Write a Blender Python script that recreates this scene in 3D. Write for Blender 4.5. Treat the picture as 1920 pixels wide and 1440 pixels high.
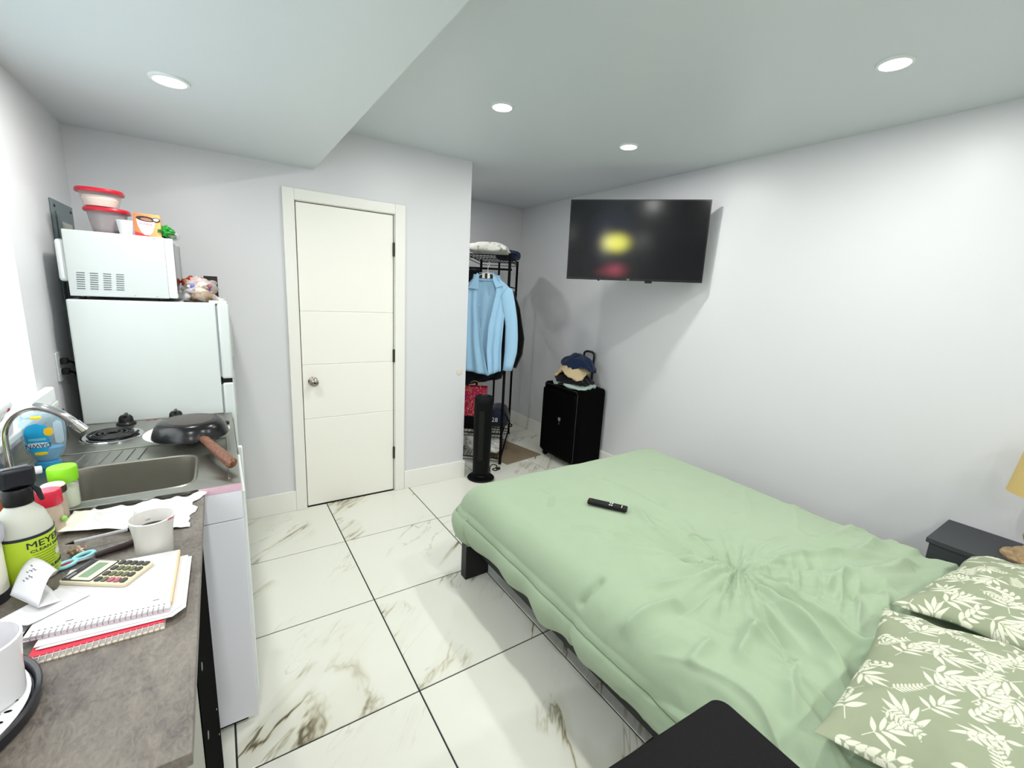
import bpy, bmesh, math, random
import numpy as np
from mathutils import Vector, Matrix
for _o in list(bpy.data.objects): bpy.data.objects.remove(_o)
SC = bpy.context.scene
COL = SC.collection
# ------------------------------------------------------------------ camera
XL, XR, YB, YA, YR, H, HS, XS, XE = -0.567, 2.9525, 3.142, 4.376, -2.7, 2.485, 2.2265, 0.5518, 1.65
yaw, pitch, roll = 0.5913, 0.2022, 0.0544
fw = Vector((math.sin(yaw)*math.cos(pitch), math.cos(yaw)*math.cos(pitch), -math.sin(pitch)))
rt = Vector((math.cos(yaw), -math.sin(yaw), 0)); up = rt.cross(fw)
r2 = math.cos(roll)*rt + math.sin(roll)*up; u2 = -math.sin(roll)*rt + math.cos(roll)*up
cam = bpy.data.cameras.new('camera'); cam.sensor_width = 36; cam.lens = 36*828.58/1920; cam.clip_start = 0.02
cob = bpy.data.objects.new('camera', cam); COL.objects.link(cob)
cob.matrix_world = Matrix(((r2.x, u2.x, -fw.x, 0), (r2.y, u2.y, -fw.y, 0), (r2.z, u2.z, -fw.z, 1.5483), (0, 0, 0, 1)))
SC.camera = cob
# ------------------------------------------------------------------ world, light levels, exposure
SC.view_settings.view_transform = 'Standard'; SC.view_settings.look = 'None'
SC.view_settings.gamma = 1; SC.view_settings.use_curve_mapping = False
SC.view_settings.exposure = 0.08
DOWNLIGHT_W = 8.6
W = bpy.data.worlds.new('sky'); SC.world = W; W.use_nodes = True
W.node_tree.nodes['Background'].inputs[0].default_value = (0.95, 0.985, 1.0, 1)
W.node_tree.nodes['Background'].inputs[1].default_value = 6.0

# ------------------------------------------------------------------ materials
MATS = {}
def srgb(c):
    return tuple((x/12.92 if x <= .04045 else ((x+.055)/1.055)**2.4) for x in c)
def hexc(h):
    return srgb(tuple(int(h[i:i+2], 16)/255 for i in (0, 2, 4)))
def mat(name, color, rough=.5, metal=0., spec=.5, noise=0., nscale=30., bump=0., bscale=60., emit=None, es=0., trans=0., alpha=1., sheen=0., coat=0.):
    if name in MATS: return MATS[name]
    m = bpy.data.materials.new(name); m.use_nodes = True; nt = m.node_tree; b = nt.nodes['Principled BSDF']
    if isinstance(color, str): color = hexc(color)
    b.inputs['Base Color'].default_value = (*color, 1); b.inputs['Roughness'].default_value = rough
    b.inputs['Metallic'].default_value = metal; b.inputs['Specular IOR Level'].default_value = spec
    b.inputs['Transmission Weight'].default_value = trans; b.inputs['Alpha'].default_value = alpha
    b.inputs['Sheen Weight'].default_value = sheen; b.inputs['Coat Weight'].default_value = coat
    if emit: b.inputs['Emission Color'].default_value = (*emit, 1); b.inputs['Emission Strength'].default_value = es
    if noise or bump:
        tc = nt.nodes.new('ShaderNodeTexCoord')
    if noise:
        n = nt.nodes.new('ShaderNodeTexNoise'); n.inputs['Scale'].default_value = nscale; n.inputs['Detail'].default_value = 4
        nt.links.new(tc.outputs['Object'], n.inputs['Vector'])
        mx = nt.nodes.new('ShaderNodeMix'); mx.data_type = 'RGBA'
        mx.inputs[6].default_value = tuple(max(0, c*(1-noise)) for c in color)+(1,)
        mx.inputs[7].default_value = tuple(min(1, c*(1+noise)) for c in color)+(1,)
        nt.links.new(n.outputs['Fac'], mx.inputs[0]); nt.links.new(mx.outputs[2], b.inputs['Base Color'])
    if bump:
        n2 = nt.nodes.new('ShaderNodeTexNoise'); n2.inputs['Scale'].default_value = bscale; n2.inputs['Detail'].default_value = 3
        nt.links.new(tc.outputs['Object'], n2.inputs['Vector'])
        bp = nt.nodes.new('ShaderNodeBump'); bp.inputs['Strength'].default_value = bump; bp.inputs['Distance'].default_value = .002
        nt.links.new(n2.outputs['Fac'], bp.inputs['Height']); nt.links.new(bp.outputs[0], b.inputs['Normal'])
    MATS[name] = m; return m

def ramp(nt, stops):
    r = nt.nodes.new('ShaderNodeValToRGB'); e = r.color_ramp.elements
    while len(e) < len(stops): e.new(.5)
    for i, (p, c) in enumerate(stops):
        e[i].position = p; e[i].color = (*c, 1) if len(c) == 3 else c
    return r
def math_n(nt, op, a, b=None):
    n = nt.nodes.new('ShaderNodeMath'); n.operation = op
    for i, v in enumerate((a, b)):
        if v is None: continue
        if isinstance(v, (int, float)): n.inputs[i].default_value = v
        else: nt.links.new(v, n.inputs[i])
    return n.outputs[0]

def marble():
    m = bpy.data.materials.new('marble_tile'); m.use_nodes = True; nt = m.node_tree; b = nt.nodes['Principled BSDF']; L = nt.links
    tc = nt.nodes.new('ShaderNodeTexCoord'); oi = nt.nodes.new('ShaderNodeObjectInfo')
    off = nt.nodes.new('ShaderNodeVectorMath'); off.operation = 'MULTIPLY_ADD'
    cmb = nt.nodes.new('ShaderNodeCombineXYZ'); 
    for i in range(3): L.new(oi.outputs['Random'], cmb.inputs[i])
    off.inputs[1].default_value = (43, 71, 17); L.new(cmb.outputs[0], off.inputs[0]); L.new(tc.outputs['Object'], off.inputs[2])
    mp = nt.nodes.new('ShaderNodeMapping'); mp.inputs['Rotation'].default_value = (0, 0, math.radians(42)); mp.inputs['Scale'].default_value = (.9, 3.0, 1)
    mp.vector_type = 'TEXTURE'; mp.inputs['Scale'].default_value = (3.4, .75, 1)
    L.new(off.outputs[0], mp.inputs[0])
    def vein(scale, width, detail, dist):
        n = nt.nodes.new('ShaderNodeTexNoise'); n.inputs['Scale'].default_value = scale; n.inputs['Detail'].default_value = detail
        n.inputs['Distortion'].default_value = dist; n.inputs['Roughness'].default_value = .6; L.new(mp.outputs[0], n.inputs['Vector'])
        a = math_n(nt, 'ABSOLUTE', math_n(nt, 'SUBTRACT', n.outputs['Fac'], .5))
        return math_n(nt, 'SUBTRACT', 1, math_n(nt, 'MINIMUM', math_n(nt, 'DIVIDE', a, width), 1))
    ms = nt.nodes.new('ShaderNodeTexNoise'); ms.inputs['Scale'].default_value = 2.2; ms.inputs['Detail'].default_value = 2; L.new(off.outputs[0], ms.inputs['Vector'])
    mk = nt.nodes.new('ShaderNodeMapRange'); mk.inputs[1].default_value = .49; mk.inputs[2].default_value = .66; L.new(ms.outputs['Fac'], mk.inputs[0])
    v1 = math_n(nt, 'MULTIPLY', math_n(nt, 'POWER', vein(1.5, .014, 6, .5), 1.4), mk.outputs[0])
    v2 = math_n(nt, 'MULTIPLY', math_n(nt, 'MULTIPLY', vein(1.5, .06, 4, .5), mk.outputs[0]), .22)
    v3 = math_n(nt, 'MULTIPLY', math_n(nt, 'MULTIPLY', vein(3.1, .012, 4, .8), mk.outputs[0]), .4)
    tot = math_n(nt, 'MINIMUM', math_n(nt, 'ADD', math_n(nt, 'ADD', v1, v2), v3), 1)
    rp = ramp(nt, [(0, hexc('e6e7dc')), (.3, hexc('cbc9b6')), (.7, hexc('98927a')), (1, hexc('625c49'))])
    L.new(tot, rp.inputs[0]); L.new(rp.outputs[0], b.inputs['Base Color'])
    b.inputs['Roughness'].default_value = .13; b.inputs['Specular IOR Level'].default_value = .45
    return m
MARBLE = marble()

def stone():
    m = bpy.data.materials.new('stone_laminate'); m.use_nodes = True; nt = m.node_tree; b = nt.nodes['Principled BSDF']; L = nt.links
    tc = nt.nodes.new('ShaderNodeTexCoord')
    n = nt.nodes.new('ShaderNodeTexNoise'); n.inputs['Scale'].default_value = 8; n.inputs['Detail'].default_value = 10; n.inputs['Roughness'].default_value = .7; n.inputs['Distortion'].default_value = .6
    mp = nt.nodes.new('ShaderNodeMapping'); mp.inputs['Rotation'].default_value = (0, 0, .4); mp.inputs['Scale'].default_value = (1.7, .9, 1)
    L.new(tc.outputs['Object'], mp.inputs[0]); L.new(mp.outputs[0], n.inputs['Vector'])
    rp = ramp(nt, [(.30, hexc('332e2b')), (.40, hexc('58514c')), (.52, hexc('706961')), (.70, hexc('877f75'))])
    n3 = nt.nodes.new('ShaderNodeTexNoise'); n3.inputs['Scale'].default_value = 55; n3.inputs['Detail'].default_value = 6; n3.inputs['Distortion'].default_value = 1.5; L.new(mp.outputs[0], n3.inputs['Vector'])
    add = math_n(nt, 'ADD', math_n(nt, 'MULTIPLY', n.outputs['Fac'], .62), math_n(nt, 'MULTIPLY', n3.outputs['Fac'], .38))
    L.new(add, rp.inputs[0]); L.new(rp.outputs[0], b.inputs['Base Color']); b.inputs['Roughness'].default_value = .45
    bp = nt.nodes.new('ShaderNodeBump'); bp.inputs['Strength'].default_value = .4; bp.inputs['Distance'].default_value = .002
    L.new(n3.outputs['Fac'], bp.inputs['Height']); L.new(bp.outputs[0], b.inputs['Normal'])
    return m
STONE = stone()
def wood(name, c1, c2, scale=(1, 12, 12)):
    m = bpy.data.materials.new(name); m.use_nodes = True; nt = m.node_tree; b = nt.nodes['Principled BSDF']; L = nt.links
    tc = nt.nodes.new('ShaderNodeTexCoord'); mp = nt.nodes.new('ShaderNodeMapping'); mp.inputs['Scale'].default_value = scale
    n = nt.nodes.new('ShaderNodeTexNoise'); n.inputs['Scale'].default_value = 12; n.inputs['Detail'].default_value = 5; n.inputs['Distortion'].default_value = 1
    L.new(tc.outputs['Object'], mp.inputs[0]); L.new(mp.outputs[0], n.inputs['Vector'])
    rp = ramp(nt, [(.3, hexc(c1)), (.7, hexc(c2))]); L.new(n.outputs['Fac'], rp.inputs[0]); L.new(rp.outputs[0], b.inputs['Base Color'])
    b.inputs['Roughness'].default_value = .4
    return m
def seethrough(name, color, alpha, rough=.1):
    """thin clear plastic or glass: a mix of a clear pass-through and a glossy coat"""
    m = bpy.data.materials.new(name); m.use_nodes = True; nt = m.node_tree; b = nt.nodes['Principled BSDF']; L = nt.links
    if isinstance(color, str): color = hexc(color)
    b.inputs['Base Color'].default_value = (*color, 1); b.inputs['Roughness'].default_value = rough
    t = nt.nodes.new('ShaderNodeBsdfTransparent'); t.inputs[0].default_value = (*[.6+.4*c for c in color], 1)
    mx = nt.nodes.new('ShaderNodeMixShader'); mx.inputs[0].default_value = alpha
    L.new(t.outputs[0], mx.inputs[1]); L.new(b.outputs[0], mx.inputs[2]); L.new(mx.outputs[0], nt.nodes['Material Output'].inputs[0])
    return m

PAINT = mat('wall_paint', 'dcdde0', .4, bump=.03, bscale=350)
CEIL = mat('ceiling_paint', 'd4dadd', .42, bump=.03, bscale=350)
TRIM = mat('trim_paint', 'f1f1ea', .35)
GROUT = mat('grout', '2a2a30', .9)
WHITE = mat('white_enamel', 'e2e7e6', .25)
PLAST = mat('white_plastic', 'e0e0e2', .4)
BLACK = mat('black_plastic', '0b0b0d', .35, spec=.3)
BLACKM = mat('black_matte', '08080a', .8, spec=.15)
STEEL = mat('brushed_steel', 'a3a39b', .3, 1., noise=.08, nscale=25)
CHROME = mat('chrome', 'd8d8dc', .08, 1.)
PAPER = mat('paper', 'd6d6d6', .85, spec=.2)
INK = mat('black_ink', '101014', .7)
GREYINK = mat('grey_ink', '84848c', .8)

# ------------------------------------------------------------------ mesh helpers
ORG = {}
class MB:
    def __init__(s): s.v = []; s.f = []; s.m = []
    def add(s, vs, fs, mi=0, M=None):
        o = len(s.v)
        if M is not None: vs = [M @ Vector(p) for p in vs]
        s.v += [tuple(p) for p in vs]; s.f += [tuple(i+o for i in q) for q in fs]; s.m += [mi]*len(fs); return s
    def box(s, x0, x1, y0, y1, z0, z1, mi=0, M=None):
        vs = [(x, y, z) for z in (z0, z1) for y in (y0, y1) for x in (x0, x1)]
        return s.add(vs, [(0, 2, 3, 1), (4, 5, 7, 6), (0, 1, 5, 4), (2, 6, 7, 3), (0, 4, 6, 2), (1, 3, 7, 5)], mi, M)
    def lathe(s, prof, c=(0, 0, 0), seg=28, mi=0, M=None, sx=1, sy=1, pw=2, cap=(True, True)):
        vs = []; fs = []
        for r, z in prof:
            for k in range(seg):
                a = 2*math.pi*k/seg; ca, sa = math.cos(a), math.sin(a)
                q = 1 if pw == 2 else 1/((abs(ca)**pw+abs(sa)**pw)**(1/pw))
                vs.append((c[0]+r*q*ca*sx, c[1]+r*q*sa*sy, c[2]+z))
        n = len(prof)
        for i in range(n-1):
            for k in range(seg):
                k2 = (k+1) % seg; fs.append((i*seg+k, i*seg+k2, (i+1)*seg+k2, (i+1)*seg+k))
        if cap[0]: fs.append(tuple(range(seg))[::-1])
        if cap[1]: fs.append(tuple((n-1)*seg+k for k in range(seg)))
        return s.add(vs, fs, mi, M)
    def tube(s, pts, r, seg=8, mi=0, M=None, closed=False):
        P = [Vector(p) for p in pts]; n = len(P); vs = []; fs = []
        rr = r if isinstance(r, (list, tuple)) else [r]*n
        prev = None
        for i in range(n):
            if closed: t = P[(i+1) % n]-P[i-1]
            else: t = P[min(i+1, n-1)]-P[max(i-1, 0)]
            t.normalize()
            if prev is None:
                a = Vector((0, 0, 1)) if abs(t.z) < .9 else Vector((1, 0, 0)); nrm = t.cross(a).normalized()
            else:
                nrm = (prev - t*prev.dot(t)); nrm = nrm.normalized() if nrm.length > 1e-6 else t.orthogonal().normalized()
            prev = nrm; bn = t.cross(nrm)
            for k in range(seg):
                a = 2*math.pi*k/seg; vs.append(P[i]+rr[i]*(math.cos(a)*nrm+math.sin(a)*bn))
        for i in range(n if closed else n-1):
            j = (i+1) % n
            for k in range(seg):
                k2 = (k+1) % seg; fs.append((i*seg+k, i*seg+k2, j*seg+k2, j*seg+k))
        if not closed: fs += [tuple(range(seg))[::-1], tuple((n-1)*seg+k for k in range(seg))]
        return s.add(vs, fs, mi, M)
    def prism(s, out, z0, z1, mi=0, M=None):
        n = len(out); vs = [(x, y, z0) for x, y in out]+[(x, y, z1) for x, y in out]
        fs = [tuple(range(n))[::-1], tuple(range(n, 2*n))]+[(i, (i+1) % n, n+(i+1) % n, n+i) for i in range(n)]
        return s.add(vs, fs, mi, M)
    def grid(s, fn, nu, nv, mi=0, M=None):
        vs = [fn(i/(nu-1), j/(nv-1)) for j in range(nv) for i in range(nu)]
        fs = [(j*nu+i, j*nu+i+1, (j+1)*nu+i+1, (j+1)*nu+i) for j in range(nv-1) for i in range(nu-1)]
        return s.add(vs, fs, mi, M)
    def sphere(s, c, rx, ry, rz, nu=20, nv=12, mi=0, M=None, fn=None):
        vs = []; fs = []
        for j in range(nv+1):
            ph = math.pi*j/nv
            for i in range(nu):
                th = 2*math.pi*i/nu; d = Vector((math.sin(ph)*math.cos(th), math.sin(ph)*math.sin(th), -math.cos(ph)))
                k = fn(d) if fn else 1
                vs.append((c[0]+d.x*rx*k, c[1]+d.y*ry*k, c[2]+d.z*rz*k))
        for j in range(nv):
            for i in range(nu):
                fs.append((j*nu+i, j*nu+(i+1) % nu, (j+1)*nu+(i+1) % nu, (j+1)*nu+i))
        return s.add(vs, fs, mi, M)
    def build(s, name, mats, parent=None, origin=None, bevel=0, smooth=.6, solid=0, seg=2, local=False):
        me = bpy.data.meshes.new(name)
        o3 = Vector((0, 0, 0))
        if not local:
            if parent is not None: o3 = ORG[parent.name]
            elif origin is not None: o3 = Vector(origin)
        me.from_pydata([(p[0]-o3.x, p[1]-o3.y, p[2]-o3.z) for p in s.v], [], s.f)
        if not isinstance(mats, (list, tuple)): mats = [mats]
        for m in mats: me.materials.append(m)
        me.polygons.foreach_set('material_index', s.m)
        if smooth:
            me.polygons.foreach_set('use_smooth', [True]*len(s.f)); me.set_sharp_from_angle(angle=smooth)
        me.update()
        ob = bpy.data.objects.new(name, me); COL.objects.link(ob)
        ORG[ob.name] = o3.copy()
        if parent is not None: ob.parent = parent
        elif not local: ob.location = o3
        if solid:
            md = ob.modifiers.new('thickness', 'SOLIDIFY'); md.thickness = solid; md.offset = 0
        if bevel:
            md = ob.modifiers.new('bevel', 'BEVEL'); md.width = bevel; md.segments = seg; md.limit_method = 'ANGLE'; md.angle_limit = .7
        return ob
def tag(o, label, cat, group=None):
    o['label'] = label; o['category'] = cat
    if group: o['group'] = group
    return o
def thing(name, label, cat, loc=(0, 0, 0), group=None, rotz=0, M=None):
    o = bpy.data.objects.new(name, None); COL.objects.link(o); o.location = loc
    o.empty_display_size = .05
    if rotz: o.rotation_euler = (0, 0, rotz)
    ORG[o.name] = Vector(loc)
    if M is not None: o.matrix_world = M
    return tag(o, label, cat, group)
def struct(o): o['kind'] = 'structure'; return o
def text_mesh(s, size, depth=.0004):
    cu = bpy.data.curves.new('lettering', 'FONT'); cu.body = s; cu.size = size; cu.extrude = depth; cu.align_x = 'CENTER'; cu.align_y = 'CENTER'; cu.resolution_u = 2
    o = bpy.data.objects.new('lettering', cu); COL.objects.link(o)
    dg = bpy.context.evaluated_depsgraph_get(); me = bpy.data.meshes.new_from_object(o.evaluated_get(dg))
    vs = [tuple(v.co) for v in me.vertices]; fs = [tuple(p.vertices) for p in me.polygons]
    bpy.data.objects.remove(o); bpy.data.meshes.remove(me); bpy.data.curves.remove(cu)
    return vs, fs
def text(s, size, m, parent, M, name='lettering', local=False, wrap=None, bold=1.0):
    vs, fs = text_mesh(s, size)
    b = MB()
    vs = [(x*bold, y, z) for x, y, z in vs]
    if wrap:      # wrap = radius, start angle: bend the line of lettering round an upright cylinder
        R, a0 = wrap; vs = [((R+z+.0004)*math.cos(a0+x/R), (R+z+.0004)*math.sin(a0+x/R), y) for x, y, z in vs]
    b.add(vs, fs, 0, M)
    return b.build(name, m, parent, local=local, smooth=0)
def rrect(x0, x1, y0, y1, r, n=6):
    pts = []
    for cx, cy, a in ((x1-r, y1-r, 0), (x0+r, y1-r, 90), (x0+r, y0+r, 180), (x1-r, y0+r, 270)):
        for k in range(n+1):
            t = math.radians(a+90*k/n); pts.append((cx+r*math.cos(t), cy+r*math.sin(t)))
    return pts
def T(x, y, z): return Matrix.Translation((x, y, z))
def RZ(a): return Matrix.Rotation(a, 4, 'Z')
def RX(a): return Matrix.Rotation(a, 4, 'X')
def RY(a): return Matrix.Rotation(a, 4, 'Y')
# vectorised value noise
_rng = np.random.RandomState(5); _TAB = _rng.rand(256, 256)
def vnoise(x, y):
    x = np.asarray(x, float); y = np.asarray(y, float)
    xi = np.floor(x).astype(int); yi = np.floor(y).astype(int); fx = x-xi; fy = y-yi
    fx = fx*fx*fx*(fx*(fx*6-15)+10); fy = fy*fy*fy*(fy*(fy*6-15)+10)
    g = lambda a, b: _TAB[a % 256, b % 256]
    return (g(xi, yi)*(1-fx)+g(xi+1, yi)*fx)*(1-fy)+(g(xi, yi+1)*(1-fx)+g(xi+1, yi+1)*fx)*fy
def fbm(x, y, o=3):
    t = 0; a = .5
    for k in range(o): t = t+a*(vnoise(x*2**k+17*k, y*2**k+31*k)-.5)*2; a *= .5
    return t
def n3(d, s, seed):
    return float(fbm(d.x*s+seed*7.3+d.z*s*.7, d.y*s+seed*3.1+d.z*s*1.3, 3))

# ================================================================== STRUCTURE
b = MB().box(XL-.1, XR+.1, YR-.1, YA+.1, -.12, -.0035)
floor = struct(b.build('floor', GROUT, smooth=0))
TX0, TW, TY0, TD, GAP = .5652, .6097, 2.5855, .6049, .003
tile_mesh = {}
for i in range(-2, 4):
    for j in range(-9, 4):
        x0, x1 = TX0+(i)*TW+GAP, TX0+(i+1)*TW-GAP; y0, y1 = TY0+j*TD+GAP, TY0+(j+1)*TD-GAP
        x0 = max(x0, XL); x1 = min(x1, XR); y0 = max(y0, YR); y1 = min(y1, YA)
        if x1-x0 < .02 or y1-y0 < .02: continue
        if y0 > YB+.2 and x1 < .95: continue
        if y1 > YB and x1 < XE: y1 = min(y1, YB) if y0 < YB-.02 else y1
        key = (round(x1-x0, 4), round(y1-y0, 4))
        if key not in tile_mesh:
            w, d = key; c = .0012
            me = bpy.data.meshes.new('tile')
            vs = [(sx*w/2, sy*d/2, -.0035) for sx, sy in ((-1, -1), (1, -1), (1, 1), (-1, 1))]+[(sx*w/2, sy*d/2, -c) for sx, sy in ((-1, -1), (1, -1), (1, 1), (-1, 1))]+[(sx*(w/2-c), sy*(d/2-c), 0) for sx, sy in ((-1, -1), (1, -1), (1, 1), (-1, 1))]
            fs = [(8, 9, 10, 11)]+[(a, (a+1) % 4, (a+1) % 4+4, a+4) for a in range(4)]+[(a+4, (a+1) % 4+4, (a+1) % 4+8, a+8) for a in range(4)]
            me.from_pydata(vs, [], fs); me.materials.append(MARBLE); tile_mesh[key] = me
        o = bpy.data.objects.new('tile', tile_mesh[key]); COL.objects.link(o); o.parent = floor; o.location = ((x0+x1)/2, (y0+y1)/2, 0)

WY0, WY1, WZ0, WZ1 = .95, 2.25, 1.05, 2.04
b = MB().box(XL-.14, XL, YR-.1, WY0, 0, HS).box(XL-.14, XL, WY1, YB+.12, 0, HS).box(XL-.14, XL, WY0, WY1, 0, WZ0).box(XL-.14, XL, WY0, WY1, WZ1, HS)
struct(b.build('wall_left', PAINT, smooth=0))
DX0, DX1 = .4403, 1.0561
b = MB().box(XL, DX0-.012, YB, YB+.12, 0, H).box(DX1+.012, XE, YB, YB+.12, 0, H).box(DX0-.012, DX1+.012, YB, YB+.12, 2.042, H).box(DX0-.012, DX1+.012, YB+.08, YB+.12, 0, 2.042)
struct(b.build('wall_back', PAINT, smooth=0))
struct(MB().box(.9, XR+.1, YA, YA+.1, 0, H).build('wall_alcove', PAINT, smooth=0))
struct(MB().box(.8, .9, YB+.12, YA+.1, 0, H).build('wall_closet', PAINT, smooth=0))
struct(MB().box(XR, XR+.1, YR-.1, YA, 0, H).build('wall_right', PAINT, smooth=0))
struct(MB().box(XL-.1, XR, YR-.1, YR, 0, H).build('wall_rear', PAINT, smooth=0))
struct(MB().box(XS, XR+.1, YR-.1, YA+.1, H, H+.1).build('ceiling', CEIL, smooth=0))
struct(MB().box(XL-.14, XS, YR-.1, YB, HS, H+.1).build('ceiling_soffit', CEIL, smooth=0))
def base(name, boxes):
    b = MB()
    for q in boxes: b.box(*q)
    return struct(b.build(name, TRIM, bevel=.003, smooth=0))
base('baseboard_back', [(XL, DX0-.072, YB-.016, YB, 0, .145), (DX1+.080, XE+.014, YB-.016, YB, 0, .145), (XE, XE+.014, YB, YB+.12, 0, .145)])
base('baseboard_alcove', [(.9, XR, YA-.016, YA, 0, .14)])
base('baseboard_right', [(XR-.016, XR, YR, YA-.016, 0, .14)])
base('baseboard_left', [(XL, XL+.016, YR, .6, 0, .14)])
base('baseboard_rear', [(XL+.016, XR-.016, YR, YR+.016, 0, .14)])

# ---- door
d = struct(bpy.data.objects.new('door_1', None)); COL.objects.link(d); d.location = (.748, YB, 0); ORG['door_1'] = Vector((.748, YB, 0))
DOORM = mat('door_paint', 'f6f5ec', .35)
zs = [.006, .639, 1.012, 1.364, 2.03]
for z0, z1 in zip(zs[:-1], zs[1:]):
    MB().box(DX0+.003, DX1-.003, YB+.004, YB+.04, z0+.0015, z1-.0015).build('panel', DOORM, d, bevel=.0035, smooth=0)
MB().box(DX0+.004, DX1-.004, YB+.009, YB+.036, .008, 2.028).build('core', DOORM, d, smooth=0)
for n, q in (('casing', (DX0-.072, DX0-.006, YB-.018, YB, 0, 2.102)), ('casing', (DX1+.006, DX1+.078, YB-.018, YB, 0, 2.102)), ('casing', (DX0-.006, DX1+.006, YB-.018, YB, 2.036, 2.102))):
    MB().box(*q).build(n, TRIM, d, bevel=.004, smooth=0)
MB().box(DX0-.012, DX0-.002, YB, YB+.08, 0, 2.036).box(DX1+.002, DX1+.012, YB, YB+.08, 0, 2.036).box(DX0-.012, DX1+.012, YB, YB+.08, 2.033, 2.042).build('jamb', TRIM, d, smooth=0)
HINGE = mat('hinge_metal', '4d4a44', .35, .9)
for z in (.31, 1.056, 1.802):
    MB().box(DX1-.007, DX1+.008, YB-.004, YB+.006, z-.045, z+.045).tube([(DX1+.001, YB-.006, z-.047), (DX1+.001, YB-.006, z+.047)], .0055).build('hinge', HINGE, d)
kn = MB().lathe([(0, 0), (.031, 0), (.031, .006), (.014, .012), (.012, .03), (.020, .036), (.027, .048), (.026, .060), (.016, .067), (0, .068)], seg=24, M=T(.505, YB+.004, .90) @ RX(math.pi/2)).build('knob', mat('satin_nickel', 'a29a92', .22, 1.), d)
MB().lathe([(0, 0), (.006, 0), (.006, .002), (0, .002)], seg=12, M=T(.505, YB-.0645, .90) @ RX(math.pi/2)).build('key_slot', mat('slot_dark', '222222', .4, .8), kn)
tag(MB().lathe([(0, 0), (.027, 0), (.026, .004), (.02, .006), (0, .006)], seg=28, M=T(1.593, YB, .908) @ RX(math.pi/2)).build('wall_bumper', mat('cream_plastic', 'ded3c6', .5), origin=(1.593, YB, .908)),
    'small round cream blank cover disc on the wall beside the alcove corner', 'wall plate')

# ---- window with pleated blind
w = struct(bpy.data.objects.new('window_1', None)); COL.objects.link(w); w.location = (XL, 1.6, WZ0); ORG['window_1'] = Vector((XL, 1.6, WZ0))
for q in ((XL-.13, XL-.07, WY0, WY0+.045, WZ0, WZ1), (XL-.13, XL-.07, WY1-.045, WY1, WZ0, WZ1), (XL-.13, XL-.07, WY0+.045, WY1-.045, WZ0, WZ0+.045), (XL-.13, XL-.07, WY0+.045, WY1-.045, WZ1-.045, WZ1), (XL-.125, XL-.075, 1.58, 1.62, WZ0+.045, WZ1-.045)):
    MB().box(*q).build('window_frame', WHITE, w, bevel=.003, smooth=0)
for y0, y1 in ((WY0+.045, 1.58), (1.62, WY1-.045)):
    MB().box(XL-.102, XL-.098, y0, y1, WZ0+.045, WZ1-.045).build('pane', seethrough('window_glass', 'ffffff', .12, .03), w, smooth=0)
MB().box(XL-.07, XL, WY0, WY1, WZ0-.02, WZ0+.002).box(XL, XL+.034, WY0-.04, 2.33, WZ0-.02, WZ0+.002).build('window_sill', WHITE, w, bevel=.004, smooth=0)
bl = thing('window_blind', 'white slatted blind hanging in the bright window beside the refrigerator', 'blind', (XL-.03, 1.6, WZ1))
MB().box(XL-.05, XL-.01, WY0+.01, WY1-.01, WZ1-.035, WZ1-.002).build('head_rail', WHITE, bl, smooth=0)
slat_me = None
SLAT = mat('blind_white', 'f4fafa', .5, trans=0)
_nt = SLAT.node_tree; _tr = _nt.nodes.new('ShaderNodeBsdfTranslucent'); _tr.inputs[0].default_value = (.85, .95, .98, 1); _mx = _nt.nodes.new('ShaderNodeMixShader'); _mx.inputs[0].default_value = .45
_nt.links.new(_nt.nodes['Principled BSDF'].outputs[0], _mx.inputs[1]); _nt.links.new(_tr.outputs[0], _mx.inputs[2]); _nt.links.new(_mx.outputs[0], _nt.nodes['Material Output'].inputs[0])
nsl = 40
for k in range(nsl):
    if slat_me is None:
        b = MB().grid(lambda u, v: ((v-.5)*.024, (u-.5)*1.27, .0025*(1-(2*v-1)**2)), 2, 5, M=RY(math.radians(52)))
        o = b.build('slat', SLAT, bl, local=True, smooth=1.2); slat_me = o.data
    else:
        o = bpy.data.objects.new('slat', slat_me); COL.objects.link(o); o.parent = bl
    o.location = (0, 0, -.05-k*.0225)
MB().box(XL-.042, XL-.018, WY0+.015, WY1-.015, WZ1-.05-nsl*.0225-.012, WZ1-.05-nsl*.0225+.004).build('bottom_rail', WHITE, bl, smooth=0)

# ---- downlights
LENS = mat('lamp_lens', 'ffffff', .4, emit=(1, .97, .93), es=14)
def downlight(x, y, z, label, k=1.):
    t = thing('downlight', label, 'ceiling light', (x, y, z), 'recessed ceiling downlights')
    MB().lathe([(.047, 0), (.062, 0), (.060, -.006), (.050, -.008), (.047, -.004)], (x, y, z), 36, cap=(False, False)).build('trim_ring', WHITE, t)
    MB().lathe([(.048, -.003), (.047, -.0045), (0.0005, -.005)], (x, y, z), 36).build('lens', LENS, t)
    la = bpy.data.lights.new('lamp', 'AREA'); la.shape = 'DISK'; la.size = .09; la.energy = DOWNLIGHT_W*k; la.color = (1, .985, .955)
    lo = bpy.data.objects.new('lamp', la); COL.objects.link(lo); lo.parent = t; lo.location = (0, 0, -.012)
downlight(1.294, 2.155, H, 'round downlight in the main ceiling between the soffit and the television')
downlight(2.215, 2.137, H, 'round downlight in the ceiling just in front of the television')
downlight(2.220, .81, H, 'round downlight in the ceiling above the head of the bed')
downlight(-.087, 2.161, HS, 'round downlight in the lowered soffit above the stove', .9)
downlight(1.294, .60, H, 'round downlight in the ceiling above the small black table')
downlight(-.087, .60, HS, 'round downlight in the lowered soffit above the stone-look counter', .75)
downlight(-.087, -.95, HS, 'added unseen fill light in the lowered soffit behind the stone-look counter', 1.8)  # added out of view, brightens the end panel and fridge side
downlight(1.72, 3.82, H, 'added unseen fill light inside the closet end of the alcove', .5)  # added behind the wall end to lift the dark alcove
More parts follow.
